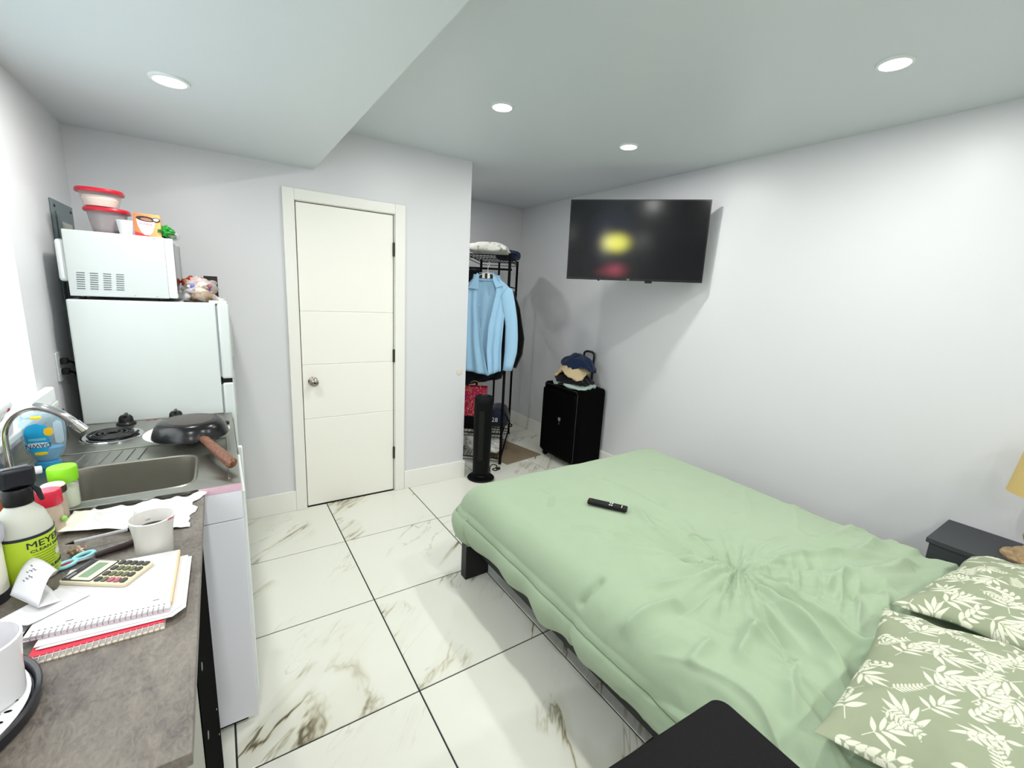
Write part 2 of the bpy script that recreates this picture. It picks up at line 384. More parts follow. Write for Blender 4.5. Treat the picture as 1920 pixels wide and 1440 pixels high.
downlight(1.294, -.95, H, 'added unseen fill light in the ceiling behind the small black table')  # added behind the camera as fill for the shadows
downlight(2.220, -.95, H, 'added unseen fill light in the ceiling behind the headboard')  # added fill, unseen behind the bed
downlight(1.294, -2.2, H, 'added unseen fill light in the main ceiling close to the rear wall')  # added fill at the unseen end of the room

# ================================================================== BED
SAGE = hexc('a9c6a2')
def cloth_mat(name, color, bump=.25, bscale=900, rough=.85):
    return mat(name, color, rough, spec=.2, noise=.05, nscale=6, bump=bump, bscale=bscale, sheen=.15)
COMF = cloth_mat('sage_cotton', '9fb296')
BLKWOOD = mat('black_bed_frame', '0d0d0f', .5)
bf = thing('bed_frame', 'low black platform bed frame under the green comforter', 'bed frame', (1.82, .9, 0))
BX0, BX1, BY0, BY1 = 1.06, 2.55, -.24, 1.955
MB().box(BX0+.055, BX0+.085, BY0, BY1, .13, .27).build('side_rail', BLKWOOD, bf, bevel=.003, smooth=0)
MB().box(BX1-.03, BX1, BY0, BY1, .13, .27).build('side_rail', BLKWOOD, bf, bevel=.003, smooth=0)
MB().box(BX0-.01, BX1, BY1-.03, BY1, .13, .27).build('foot_rail', BLKWOOD, bf, bevel=.003, smooth=0)
for x in (BX0-.025, BX1-.12):
    for y in (BY0+.02, BY1-.06):
        MB().box(x, x+.145, y, y+.055, 0, .26).build('leg', BLKWOOD, bf, bevel=.003, smooth=0)
MB().box(BX0-.02, BX1, BY0-.05, BY0, .0, .85).build('headboard', BLKWOOD, bf, bevel=.006, smooth=0)
for k in range(12):
    y = BY0+.08+k*.165; MB().box(BX0+.085, BX1-.03, y, y+.07, .255, .275).build('slat', BLKWOOD, bf, smooth=0)
NAVY = cloth_mat('navy_sheet', '1b2a33')
tag(MB().box(BX0+.03, BX1, BY0+.01, BY1-.03, .28, .50).build('mattress', NAVY, origin=(1.8, .9, .28), bevel=.04, seg=4), 'mattress in a dark navy sheet under the green comforter', 'mattress')

# comforter: a puffy quilt laid over the mattress, hanging over the two sides and the foot
def comforter():
    xl, xr, yf, zt = 1.155, 2.42, 1.86, .545; R = .13; drop = .375
    na, nb = 400, 450
    A = np.linspace(xl-drop, xr+drop*.95, na); B = np.linspace(-.02, yf+drop, nb)
    a, bb = np.meshgrid(A, B)
    dx = np.where(a < xl, a-xl, np.where(a > xr, a-xr, 0)); dy = np.where(bb > yf, bb-yf, 0)
    adx, ady = np.abs(dx), np.abs(dy)
    dist = (adx**6+ady**6+1e-18)**(1/6); hyp = np.sqrt(adx**2+ady**2)+1e-9
    ux, uy = dx/hyp, dy/hyp
    arc = R*np.pi/2
    th = np.clip(dist/R, 0, np.pi/2)
    out = R*np.sin(th); dn = R*(1-np.cos(th)); rest = np.clip(dist-arc, 0, None)
    dn = dn+rest*.97
    bul = np.sin(np.clip(rest/(drop-arc), 0, 1)*np.pi)
    corner = np.clip(adx*ady/(drop*drop), 0, 1)
    out = out+.028*bul-.012*np.clip(rest/(drop-arc), 0, 1)+corner**.7*.085
    dn = dn-corner*.02
    X = np.clip(a, xl, xr)+ux*out; Y = np.clip(bb, -1, yf)+uy*out; Z = zt-dn
    # crown of the bed
    cx = (a-(xl+xr)/2)/((xr-xl)/2)
    Z = Z+.018*np.clip(1-cx**2, 0, 1)*np.clip((yf-bb)/.3, 0, 1)
    # --- folds (all along the surface normal, mostly up on the top, outwards on the drop)
    hgt = np.zeros_like(a)
    gx, gy = 1.555, .745
    rx, ry = a-gx, bb-gy; rr = np.sqrt(rx**2+ry**2)+1e-6; an = np.arctan2(ry, rx)
    star = np.zeros_like(a)
    rs = np.random.RandomState(3)
    for k in range(34):
        t0 = rs.uniform(-np.pi, np.pi); w = rs.uniform(.035, .10); ln = rs.uniform(.15, .5); am = rs.uniform(.010, .022)*(1 if k % 3 else -1)
        if -.4 < t0 < 1.2: ln *= .6; am *= .6
        dt = np.angle(np.exp(1j*(an-t0-.35*np.sin(rr*9+k)*.4)))
        star += am*np.exp(-(dt*rr/(w*.22+rr*.06))**2)*np.exp(-(rr/ln)**1.6)*np.clip(rr/.05, 0, 1)
    hgt += star
    ca_, sa_ = np.cos(an), np.sin(an)
    def ridge(k, sh, rs_):
        n_ = fbm(ca_*k+sh+rr*rs_, sa_*k+sh*2+rr*rs_, 2); return np.clip(1-np.abs(n_)*3.2, 0, 1)**1.5
    fade = np.clip(rr/.06, 0, 1)*np.where(bb > gy+.1, .65, 1.0)
    hgt += (.022*ridge(3.4, 3, 1.2)*np.exp(-(rr/.34)**1.3)+.014*ridge(6.5, 11, 2.0)*np.exp(-(rr/.20)**1.5)+.010*ridge(2.2, 23, .8)*np.exp(-(rr/.7)**2))*fade
    # long soft folds between the gather and the pillows
    wv = bb*1.0+.10*np.sin(a*5.5)+.16*fbm(a*2.2+5, bb*2.2, 2)
    hz = np.clip((.78-bb)/.2, 0, 1)*np.clip((bb-.28)/.1, 0, 1)*np.clip((a-1.5)/.25, 0, 1)
    hgt += hz*.020*(np.clip(1-np.abs(fbm(a*1.8+1, wv*13, 2))*2.6, 0, 1)**1.5)
    wv2 = a+.06*np.sin(bb*9)+.12*fbm(a*3, bb*3+4, 2)
    vz = np.clip((.70-bb)/.15, 0, 1)*np.clip((1.62-a)/.15, 0, 1)
    hgt += vz*.018*(np.clip(1-np.abs(fbm(wv2*12, bb*1.7+7, 2))*2.6, 0, 1)**1.5)
    hgt += .020*(np.abs(fbm(a*30, bb*30, 2))-.2)*np.exp(-(rr/.13)**2)+.010*(.3-np.abs(fbm(a*11+9, bb*11, 2)))*np.exp(-(rr/.45)**2)
    hgt -= .016*np.exp(-(rr/.06)**2)
    # creases that run from named points along a direction
    def crease(x0, y0, x1, y1, w, am, wob=.012):
        L = math.hypot(x1-x0, y1-y0); tx, ty = (x1-x0)/L, (y1-y0)/L
        s = (a-x0)*tx+(bb-y0)*ty; q = -(a-x0)*ty+(bb-y0)*tx+wob*np.sin(s*14+x0*9)
        e = np.clip(s/L, 0, 1); win = np.clip(np.minimum(s, L-s)/(.22*L)+.0, 0, 1)
        return 2.0*am*np.exp(-(np.abs(q)/w)**1.4)*win*win*(3-2*win)
    for c in ((1.47, .82, 1.62, 1.35, .022, .012), (1.43, .84, 1.50, 1.25, .018, -.007), (1.55, .66, 1.36, .30, .020, .016), (1.50, .62, 1.22, .36, .022, -.012),
              (1.60, .64, 1.52, .25, .018, .013), (1.66, .72, 2.10, .62, .022, .013), (1.63, .70, 2.02, .50, .02, -.010), (1.62, .76, 2.05, .80, .018, .008),
              (1.50, .74, 1.18, .88, .020, .011), (1.48, .70, 1.15, .74, .018, -.009), (1.40, .55, 1.16, .52, .022, .014), (1.36, .44, 1.12, .34, .022, .012),
              (1.95, .62, 2.4, .55, .03, .016), (1.90, .50, 2.35, .42, .03, .014), (1.75, .46, 1.98, .40, .022, -.012), (1.70, .52, 2.0, .52, .02, .012), (2.10, .72, 2.48, .66, .022, .010),
              (1.75, 1.15, 1.70, 1.70, .018, .006), (2.0, .95, 2.45, 1.2, .02, .006), (2.1, .8, 2.5, .95, .03, .008), (1.42, 1.05, 1.25, 1.35, .016, .006), (1.28, 1.5, 1.36, 1.62, .012, -.006),
              (1.62, 1.02, 1.72, .93, .008, -.010), (1.45, .93, 1.50, .83, .008, -.011), (1.2, .62, 1.06, .60, .02, .010), (1.25, .76, 1.0, .80, .02, .012), (1.13, 1.0, .97, 1.02, .016, -.012), (1.45, .35, 1.7, .30, .02, .012)):
        hgt += crease(*c)
    hgt += .012*fbm(a*2.6+3, bb*2.2, 3)+(.010*(.32-np.abs(fbm(a*5.5+2*fbm(a*2, bb*2, 2), bb*8+2, 3)))+.004*fbm(a*13, bb*11, 2))*np.clip((1.35-bb)/.8, .18, 1)
    head = np.clip((.62-bb)/.35, 0, 1)*np.clip((a-1.2)/.25, 0, 1)
    hgt += head*(.014*np.sin(bb*46+3.2*np.sin(a*4.2)+6*fbm(a*1.6, bb*1.6, 2))*np.clip(.5+fbm(a*3, bb*3, 2), 0, 1))
    for tx, ty in ((1.36, 1.66), (1.75, 1.62), (2.15, 1.6), (1.36, 1.2), (1.78, 1.25), (2.2, 1.15), (2.15, .75), (2.25, .42), (1.3, .45)):     # tufts
        r2_ = np.sqrt((a-tx)**2+(bb-ty)**2)+1e-6; t2 = np.arctan2(bb-ty, a-tx)
        hgt += -.007*np.exp(-(r2_/.022)**2)+.0035*np.sin(4*t2+tx*9)*np.exp(-(r2_/.05)**2)
    # vertical gathers on the hanging sides
    hang = np.clip(rest/(drop-arc), 0, 1)
    hgt += hang*(.016*np.sin(bb*17+2.2*np.sin(bb*5))*(adx > ady)+.016*np.sin(a*15+2*np.sin(a*4))*(ady >= adx))*.8
    seam_d = arc+.035
    hgt -= .004*np.exp(-((dist-seam_d)/.010)**2)
    hgt += .003*np.exp(-((dist-seam_d-.045)/.03)**2)
    ex = np.abs(bb-1.02)
    hgt -= .020*np.exp(-(ex/.02)**2)*hang*(dx < 0)
    # normals
    P = np.stack([X, Y, Z], -1)
    du = np.gradient(P, axis=1); dv = np.gradient(P, axis=0); N = np.cross(du, dv); N /= np.linalg.norm(N, axis=-1, keepdims=True)+1e-9
    P = P+N*hgt[..., None]
    P[..., 2] -= hang*(.012*np.sin(bb*11+1)+.012*fbm(a*5, bb*5, 2))
    P[..., 0] = np.minimum(P[..., 0], XR-.03)
    f = [(j*na+i, j*na+i+1, (j+1)*na+i+1, (j+1)*na+i) for j in range(nb-1) for i in range(na-1)]
    ob = MB().add(P.reshape(-1, 3).tolist(), f).build('comforter', COMF, origin=(1.8, .95, .5), smooth=3.0)
    md = ob.modifiers.new('loft', 'SOLIDIFY'); md.thickness = .022; md.offset = -1
    tag(ob, 'puffy sage green comforter rumpled across the bed', 'comforter')
    # stitched seam along the side and the foot
    path = []
    ia = int(np.argmin(np.abs(A-(xl-seam_d)))); jb = int(np.argmin(np.abs(B-(yf+seam_d))))
    for j in range(6, nb):
        if B[j] < yf-.0: path.append(P[j, ia]+N[j, ia]*.0006)
    js = [j for j in range(nb) if B[j] >= yf]
    for t in np.linspace(.08, .92, 16):
        e = seam_d; aa = xl-e*np.cos(t*np.pi/2)**(1/3); b2 = yf+e*np.sin(t*np.pi/2)**(1/3)
        i2 = int(np.argmin(np.abs(A-aa))); j2 = int(np.argmin(np.abs(B-b2))); path.append(P[j2, i2]+N[j2, i2]*.0006)
    for i in range(ia, na):
        if xl < A[i] < xr: path.append(P[jb, i]+N[jb, i]*.0006)
    sm = MB().tube([tuple(p) for p in path[::2]], .0016, 5).build('seam', cloth_mat('seam_thread', '5f7a5c'), ob)
    return ob
COMFORTER = comforter()

# patterned pillows: the leaf print is a distance field stored on the mesh and coloured by the material
def leaf_mat():
    m = bpy.data.materials.new('leaf_print_cotton'); m.use_nodes = True; nt = m.node_tree; bs = nt.nodes['Principled BSDF']; L = nt.links
    at = nt.nodes.new('ShaderNodeAttribute'); at.attribute_name = 'leaf'
    mr = nt.nodes.new('ShaderNodeMapRange'); mr.inputs[1].default_value = -.0008; mr.inputs[2].default_value = .0008; L.new(at.outputs['Fac'], mr.inputs[0])
    mx = nt.nodes.new('ShaderNodeMix'); mx.data_type = 'RGBA'; mx.inputs[6].default_value = (*hexc('dadcc8'), 1); mx.inputs[7].default_value = (*hexc('969f85'), 1)
    L.new(mr.outputs[0], mx.inputs[0]); L.new(mx.outputs[2], bs.inputs['Base Color']); bs.inputs['Roughness'].default_value = .9; bs.inputs['Specular IOR Level'].default_value = .2
    return m
LEAF = leaf_mat()
def leaf_field(X, Y, seed, hx, hy, sc=1.0):
    rs = random.Random(seed); D = np.full(X.shape, 1.0)
    def leaf(x, y, an, ln, wd):
        nonlocal D
        ca, sa = math.cos(an), math.sin(an); px = (X-x)*ca+(Y-y)*sa; py = -(X-x)*sa+(Y-y)*ca
        t = np.clip(px/ln, 0, 1); half = wd*np.sin(np.pi*t**.8)
        d_ = np.where((px >= 0) & (px <= ln), np.abs(py)-half, np.hypot(px-np.clip(px, 0, ln), py)); g_ = .0022
        D = np.where((d_ > 0) & (d_ < g_) & (D < 0), np.minimum(d_, g_-d_)+.0003, D); D = np.minimum(D, d_)
    def stem(x0, y0, x1, y1, w=.0011):
        nonlocal D
        L2 = (x1-x0)**2+(y1-y0)**2+1e-9; t = np.clip(((X-x0)*(x1-x0)+(Y-y0)*(y1-y0))/L2, 0, 1)
        D = np.minimum(D, np.hypot(X-x0-t*(x1-x0), Y-y0-t*(y1-y0))-w)
    nx, ny = int(hx*2/.072), int(hy*2/.065)
    for i in range(nx+1):
        for j in range(ny+1):
            x = -hx+(i+.5*(j % 2)+rs.uniform(-.2, .2))*.072; y = -hy+(j+rs.uniform(-.2, .2))*.065
            an = rs.uniform(0, 6.28); kind = rs.choice('abcac')
            s = rs.uniform(.8, 1.1)*sc*.9
            if kind == 'a':      # fan of long leaves
                ln = .070*s
                for k in range(-3, 4): leaf(x+math.cos(an)*.011*(3-abs(k)), y+math.sin(an)*.011*(3-abs(k)), an+k*.40, ln*(1-.10*abs(k)), .0062*s)
                stem(x-math.cos(an)*.03*s, y-math.sin(an)*.03*s, x, y)
            elif kind == 'b':    # fern with many small leaves
                for k in range(8):
                    q = .0105*k*s; cx, cy = x+math.cos(an)*q, y+math.sin(an)*q
                    for sd in (-1, 1): leaf(cx, cy, an+sd*1.0, (.026-.0018*k)*s, .0030*s)
                stem(x-math.cos(an)*.01, y-math.sin(an)*.01, x+math.cos(an)*.07*s, y+math.sin(an)*.07*s)
            else:                # sprig with paired oval leaves
                for k in range(4):
                    q = .018*k*s; cx, cy = x+math.cos(an+.1*k)*q, y+math.sin(an+.1*k)*q
                    for sd in (-1, 1): leaf(cx, cy, an+sd*.8, .030*s, .0058*s)
                leaf(x+math.cos(an+.3)*.072*s, y+math.sin(an+.3)*.072*s, an, .03*s, .0058*s)
                stem(x, y, x+math.cos(an+.3)*.07*s, y+math.sin(an+.3)*.07*s)
    return D
def pillow(label, M, hx, hy, th, seed, field=True, material=None, name='pillow', group=None, n=(360, 260), cat='pillow'):
    na, nb = n
    u, v = np.meshgrid(np.linspace(-1, 1, na), np.linspace(-1, 1, nb))
    X = hx*u*(1-.085*(1-v*v)); Y = hy*v*(1-.085*(1-u*u))
    prof = np.clip((1-np.abs(u)**2.6)*(1-np.abs(v)**2.6), 0, 1)**.52
    wr = fbm(X*9+seed, Y*9, 3)*.010+.006*np.sin(np.arctan2(v, u)*16+seed)*np.clip(u*u+v*v-.4, 0, 1)
    edge = np.clip(prof*3, 0, 1)
    dz = .012*np.sin(u*7+seed)*np.clip(np.abs(v)-.6, 0, 1)+.014*np.sin(v*6+seed*2)*np.clip(np.abs(u)-.6, 0, 1)
    Zt = th*prof+wr*edge+dz; Zb = -th*.45*prof+dz
    V = np.concatenate([np.stack([X, Y, Zt], -1).reshape(-1, 3), np.stack([X, Y, Zb-.0005], -1).reshape(-1, 3)])
    k = na*nb
    f = [(j*na+i, j*na+i+1, (j+1)*na+i+1, (j+1)*na+i) for j in range(nb-1) for i in range(na-1)]
    f += [(k+j*na+i, k+(j+1)*na+i, k+(j+1)*na+i+1, k+j*na+i+1) for j in range(nb-1) for i in range(na-1)]
    rim = [i for i in range(na)]+[j*na+na-1 for j in range(1, nb)]+[(nb-1)*na+i for i in range(na-2, -1, -1)]+[j*na for j in range(nb-2, 0, -1)]
    for p, q in zip(rim, rim[1:]+rim[:1]): f.append((q, p, k+p, k+q))
    b_ = MB().add(V.tolist(), f)
    o = b_.build(name, material or LEAF, local=True, smooth=3)
    o.matrix_world = M
    if field:
        D = leaf_field(X, Y, seed, hx, hy).reshape(-1); at = o.data.attributes.new('leaf', 'FLOAT', 'POINT'); at.data.foreach_set('value', np.concatenate([D, D]))
    return tag(o, label, cat, group)
def frame3(c, xdir, tilt):
    """local x along xdir (horizontal), local y = the side towards the foot, sloping down by tilt"""
    x = Vector((*xdir, 0)).normalized(); y = Vector((-x.y, x.x, 0)); y = (y*math.cos(tilt)-Vector((0, 0, 1))*math.sin(tilt)).normalized(); z = x.cross(y)
    return Matrix(((x.x, y.x, z.x, c[0]), (x.y, y.y, z.y, c[1]), (x.z, y.z, z.z, c[2]), (0, 0, 0, 1)))
pillow('leaf-print pillow lying on the comforter on the side next to the black table', frame3((1.430, .085, .650), (.993, .115), .16), .345, .245, .075, 4)
pillow('leaf-print pillow lying on the comforter on the side next to the nightstand', frame3((2.122, .088, .650), (.996, -.087), .16), .345, .245, .075, 9)

# remote control
rm = thing('remote_control', 'slim black television remote lying on the green comforter', 'remote', (1.497, 1.356, .574), rotz=math.atan2(-.155, .105))
Mb = BLACK
MB().prism(rrect(-.094, .094, -.0215, .0215, .008), 0, .016).build('body', Mb, rm, local=True, bevel=.003)
for px, m_, s_ in ((-.082, 'b8242a', .0035), (.012, 'f2f2f2', .004), (.022, 'f2f2f2', .004)):
    for dy in ((0,) if px < 0 else (-.011, .010)):
        MB().lathe([(s_, 0), (s_, .0015), (s_*.6, .0022), (.0001, .0022)], (px, dy, .016), 10).build('button', mat('button_'+m_, m_, .4), rm, local=True)
MB().box(.066, .070, -.014, .012, .016, .0172).build('button', mat('button_cream', 'e8d9a8', .4), rm, local=True)
for i in range(6):
    for j in range(3): MB().box(-.068+i*.012, -.061+i*.012, -.015+j*.012, -.008+j*.012, .016, .0172).build('button', mat('dark_button', '2b2b30', .4), rm, local=True)
for i in range(2):
    for j in range(3): MB().box(.034+i*.013, .042+i*.013, -.015+j*.012, -.008+j*.012, .016, .0172).build('button', mat('dark_button', '2b2b30', .4), rm, local=True)

# ---- nightstand + lamp
NS = mat('charcoal_laminate', '3a3d40', .6)
ns = thing('nightstand', 'charcoal nightstand between the bed and the wall, lamp on top', 'nightstand', (2.77, .25, 0))
MB().box(2.605, XR-.004, .04, .462, .55, .572).build('top', NS, ns, bevel=.002, smooth=0)
for x in (2.612, XR-.035): MB().box(x, x+.02, .05, .45, 0, .55).build('side_panel', NS, ns, smooth=0)
MB().box(2.632, XR-.035, .43, .45, .04, .55).build('back_panel', NS, ns, smooth=0)
for z in (.08, .31):
    dr = MB().box(2.632, XR-.035, .045, .065, z, z+.22).build('drawer', NS, ns, bevel=.002, smooth=0)
    MB().tube([(2.77, .045, z+.11), (2.77, .025, z+.11)], .012, 12).build('knob', BLACK, dr)
lp = thing('table_lamp', 'table lamp with tan fabric shade and turned wooden base on the nightstand', 'lamp', (2.755, .175, .572))
LW = wood('weathered_wood', '7d6547', 'b89d74', (3, 3, 3))
c = (2.755, .175, .572)
MB().lathe([(0, 0), (.082, 0), (.084, .008), (.080, .016), (.055, .022), (.052, .034), (.046, .040)], c, 32).build('base', LW, lp)
MB().lathe([(.046, .040), (.030, .048), (.022, .066), (.030, .086), (.036, .104), (.030, .124), (.020, .142), (.026, .160), (.030, .178), (.022, .198), (.015, .220), (.015, .245)], c, 28).build('stem', LW, lp)
MB().lathe([(.118, .282), (.1165, .282), (.0915, .515), (.093, .515)], c, 40, cap=(False, False)).build('shade', mat('tan_linen', 'c9b072', .9, noise=.06, nscale=200, bump=.3, bscale=700), lp)
MB().tube([(2.755, .175, .815), (2.755, .175, 1.05)], .006).box(2.668, 2.842, .173, .177, 1.045, 1.049).build('harp', mat('brass', 'a58b4e', .3, 1.), lp)

# ---- small black table in the foreground
TB = mat('black_leatherette', '050606', .45, spec=.12, bump=.35, bscale=500)
tb = thing('side_table', 'black table with a rounded corner standing beside the bed', 'table', (.53, .03, 0))
MB().prism(rrect(.25, .820, -.36, .386, .028, 8), .728, .752, M=T(.82, .386, 0) @ RZ(math.radians(-3)) @ T(-.82, -.386, 0)).build('table_top', TB, tb, bevel=.003, seg=3)
for x in (.29, .775):
    for y in (-.32, .34): MB().tube([(x, y, 0), (x, y, .728)], .014, 12).build('leg', BLACKM, tb)
for y in (-.327, .333): MB().box(.29, .775, y, y+.014, .68, .715).build('apron', BLACKM, tb, smooth=0)

# ================================================================== TELEVISION
tw = .955; th_ = tw*.58; kf = tw/.97
TC = Vector((2.564*kf, 2.312*kf, 1.5483+(1.966-1.5483)*kf)); tyaw, ttilt, troll = .802, .033, .015
nn = Vector((-math.cos(tyaw)*math.cos(ttilt), -math.sin(tyaw)*math.cos(ttilt), -math.sin(ttilt))); rr_ = Vector((math.sin(tyaw), -math.cos(tyaw), 0)); uu = rr_.cross(-nn)
if uu.z < 0: uu = -uu
ra = math.cos(troll)*rr_+math.sin(troll)*uu; ua = -math.sin(troll)*rr_+math.cos(troll)*uu; ba = -nn
MTV = Matrix(((ra.x, ba.x, ua.x, TC.x), (ra.y, ba.y, ua.y, TC.y), (ra.z, ba.z, ua.z, TC.z), (0, 0, 0, 1)))
tv = thing('television', 'flat black television angled out from the wall on a mount', 'television', tuple(TC), M=MTV)
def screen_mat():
    m = bpy.data.materials.new('tv_screen_painted_reflection'); m.use_nodes = True; nt = m.node_tree; bs = nt.nodes['Principled BSDF']; L = nt.links
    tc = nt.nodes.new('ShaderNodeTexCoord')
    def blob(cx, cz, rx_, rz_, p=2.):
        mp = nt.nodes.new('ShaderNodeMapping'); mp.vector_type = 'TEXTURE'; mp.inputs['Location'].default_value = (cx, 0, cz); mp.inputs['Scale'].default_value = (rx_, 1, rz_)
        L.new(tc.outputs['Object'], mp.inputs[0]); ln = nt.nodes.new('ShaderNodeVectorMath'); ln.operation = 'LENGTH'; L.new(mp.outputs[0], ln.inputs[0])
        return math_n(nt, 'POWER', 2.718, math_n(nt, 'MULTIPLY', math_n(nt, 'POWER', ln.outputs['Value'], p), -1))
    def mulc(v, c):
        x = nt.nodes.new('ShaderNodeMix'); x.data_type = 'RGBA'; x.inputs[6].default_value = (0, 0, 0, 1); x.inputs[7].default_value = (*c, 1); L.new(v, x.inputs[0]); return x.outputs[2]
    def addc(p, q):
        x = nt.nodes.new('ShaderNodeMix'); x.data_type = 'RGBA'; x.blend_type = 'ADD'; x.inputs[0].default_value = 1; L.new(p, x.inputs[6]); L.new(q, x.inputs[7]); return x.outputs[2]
    col = addc(mulc(blob(-.135*tw/.97, -.015, .085, .062, 2.6), (.74, .72, .10)), mulc(blob(-.21*tw/.97, -.015, .05, .07), (.20, .19, .12)))  # reflection in the dark screen, painted as glowing yellow and red blobs
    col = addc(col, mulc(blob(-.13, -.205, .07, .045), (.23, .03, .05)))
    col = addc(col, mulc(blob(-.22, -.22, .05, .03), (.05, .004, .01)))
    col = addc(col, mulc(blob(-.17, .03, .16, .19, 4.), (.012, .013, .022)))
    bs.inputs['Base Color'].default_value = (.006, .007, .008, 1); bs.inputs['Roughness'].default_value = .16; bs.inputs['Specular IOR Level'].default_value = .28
    L.new(col, bs.inputs['Emission Color']); bs.inputs['Emission Strength'].default_value = 1.0  # emission carries the painted reflection
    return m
w2, h2 = tw/2, th_/2
MB().prism(rrect(-w2, w2, -h2, h2, .004, 3), 0, .012, M=RX(math.pi/2) @ T(0, 0, -.012)).build('bezel', mat('tv_bezel', '08080a', .25), tv, local=True)
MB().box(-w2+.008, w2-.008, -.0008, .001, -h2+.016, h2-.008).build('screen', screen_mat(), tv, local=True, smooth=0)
MB().box(-w2+.03, w2-.03, .012, .022, -h2+.02, h2-.02).box(-.30, .30, .022, .045, -h2+.06, .06).build('back_cover', BLACKM, tv, local=True, bevel=.006, smooth=0)
MB().prism(rrect(.085, .135, -.014, .004, .006), 0, .02, M=T(0, .006, -h2) @ RX(math.pi/2)).build('sensor', BLACK, tv, local=True)
MB().prism(rrect(-.25, -.235, -.006, .004, .003), 0, .012, M=T(0, .006, -h2) @ RX(math.pi/2)).build('cable_clip', BLACK, tv, local=True)
text('LG', .016, mat('logo_silver', 'c9ccd0', .3, .6), tv, T(-.032, -.001, -h2+.0085) @ RX(math.pi/2), name='logo', local=True)
IM = MTV.inverted()
pw_ = Vector((XR-.002, 2.62, TC.z)); lp0 = IM @ pw_
mid = IM @ Vector((2.78, 2.72, TC.z))
MB().tube([(0, .05, 0), (mid.x, mid.y, 0)], .016, 10).tube([(mid.x, mid.y, -.03), (mid.x, mid.y, .03)], .02, 12).tube([tuple(mid), tuple(lp0)], .016, 10).build('mount_arm', BLACKM, tv, local=True)
mm = IM.to_3x3().to_4x4()
MB().box(XR-.012, XR-.001, 2.56, 2.68, TC.z-.11, TC.z+.11, M=IM).build('wall_plate', BLACKM, tv, local=True, smooth=0)
MB().box(-.11, .11, .045, .053, -.11, .06).build('bracket', BLACKM, tv, local=True, smooth=0)

# ================================================================== REFRIGERATOR AND WHAT STANDS ON IT
FRIDGEW = mat('fridge_white', 'cfd5d3', .3, bump=.05, bscale=500)  # one even off-white for the cabinet, doors and handles
fr = thing('refrigerator', 'white top-freezer refrigerator in the corner behind the stove', 'refrigerator', (-.23, 2.78, 0))
MB().box(-.508, -.006, 2.5, 3.06, .04, 1.43).build('cabinet', FRIDGEW, fr, bevel=.006, smooth=0)
MB().box(-.49, -.02, 2.51, 3.05, 0, .04).build('plinth', BLACKM, fr, smooth=0)
for z0, z1 in ((.06, 1.052), (1.070, 1.428)):
    dd = MB().box(.000, .046, 2.498, 3.062, z0, z1).build('door', FRIDGEW, fr, bevel=.010, seg=3)
    MB().box(-.006, .002, 2.505, 3.055, z0+.01, z1-.01).build('gasket', mat('grey_gasket', '8b8f92', .7), dd, smooth=0)
MB().box(.0, .040, 2.503, 3.05, 1.050, 1.072).build('divider', BLACK, fr, smooth=0)
MB().box(-.03, .040, 2.505, 2.56, 1.426, 1.440).build('hinge_cover', PLAST, fr, bevel=.004, smooth=0)
MB().box(.046, .062, 3.00, 3.04, 1.10, 1.30).build('handle', FRIDGEW, fr, bevel=.006)
MB().box(.046, .062, 3.00, 3.04, .75, 1.02).build('handle', FRIDGEW, fr, bevel=.006)

MWZ = 1.4435
mw = thing('microwave', 'white microwave on top of the refrigerator', 'microwave', (-.33, 2.73, 1.43))
MB().box(-.492, -.172, 2.50, 2.95, MWZ, 1.703).build('case', mat('microwave_white', 'c3c9c8', .35), mw, bevel=.003, smooth=0)
MB().box(-.520, -.49, 2.51, 2.94, 1.500, 1.665).build('rear_housing', WHITE, mw, bevel=.012, seg=3)
md_ = MB().box(-.172, -.142, 2.50, 2.952, MWZ+.002, 1.701).build('door', WHITE, mw, bevel=.004, smooth=0)
MB().box(-.1425, -.1405, 2.508, 2.80, MWZ+.022, 1.682).build('door_glass', mat('smoked_glass', '3d4340', .12), md_, smooth=0)
MB().box(-.1425, -.1405, 2.83, 2.94, MWZ+.02, 1.69).build('control_panel', mat('panel_grey', '9fa3a3', .4), mw, smooth=0)
for x in (-.46, -.20):
    for y in (2.53, 2.92): MB().lathe([(.012, 0), (.014, .0135)], (x, y, 1.43), 12).build('foot', BLACK, mw)
slot = None
for cx in range(4):
    for rz in range(8):
        x0, z0 = -.452+cx*.0405, 1.474+rz*.0090
        if slot is None:
            slot = MB().prism(rrect(-.013, .013, -.0017, .0017, .0016, 3), 0, .0006, M=RX(math.pi/2)).build('vent_slot', mat('slot_shadow', '5d666a', .8), mw, local=True); so = slot
        else:
            so = bpy.data.objects.new('vent_slot', slot.data); COL.objects.link(so); so.parent = mw
        so.location = (x0+.33-.002*(7-rz)*.3, 2.5-2.73-.0003, z0-1.43)
for x, z in ((-.29, 1.452), (-.215, 1.452), (-.205, 1.695)): MB().lathe([(.002, 0), (.002, .001)], seg=8, M=T(x, 2.5, z) @ RX(math.pi/2)).build('screw', mat('screw_grey', '85888a', .4, .8), mw)

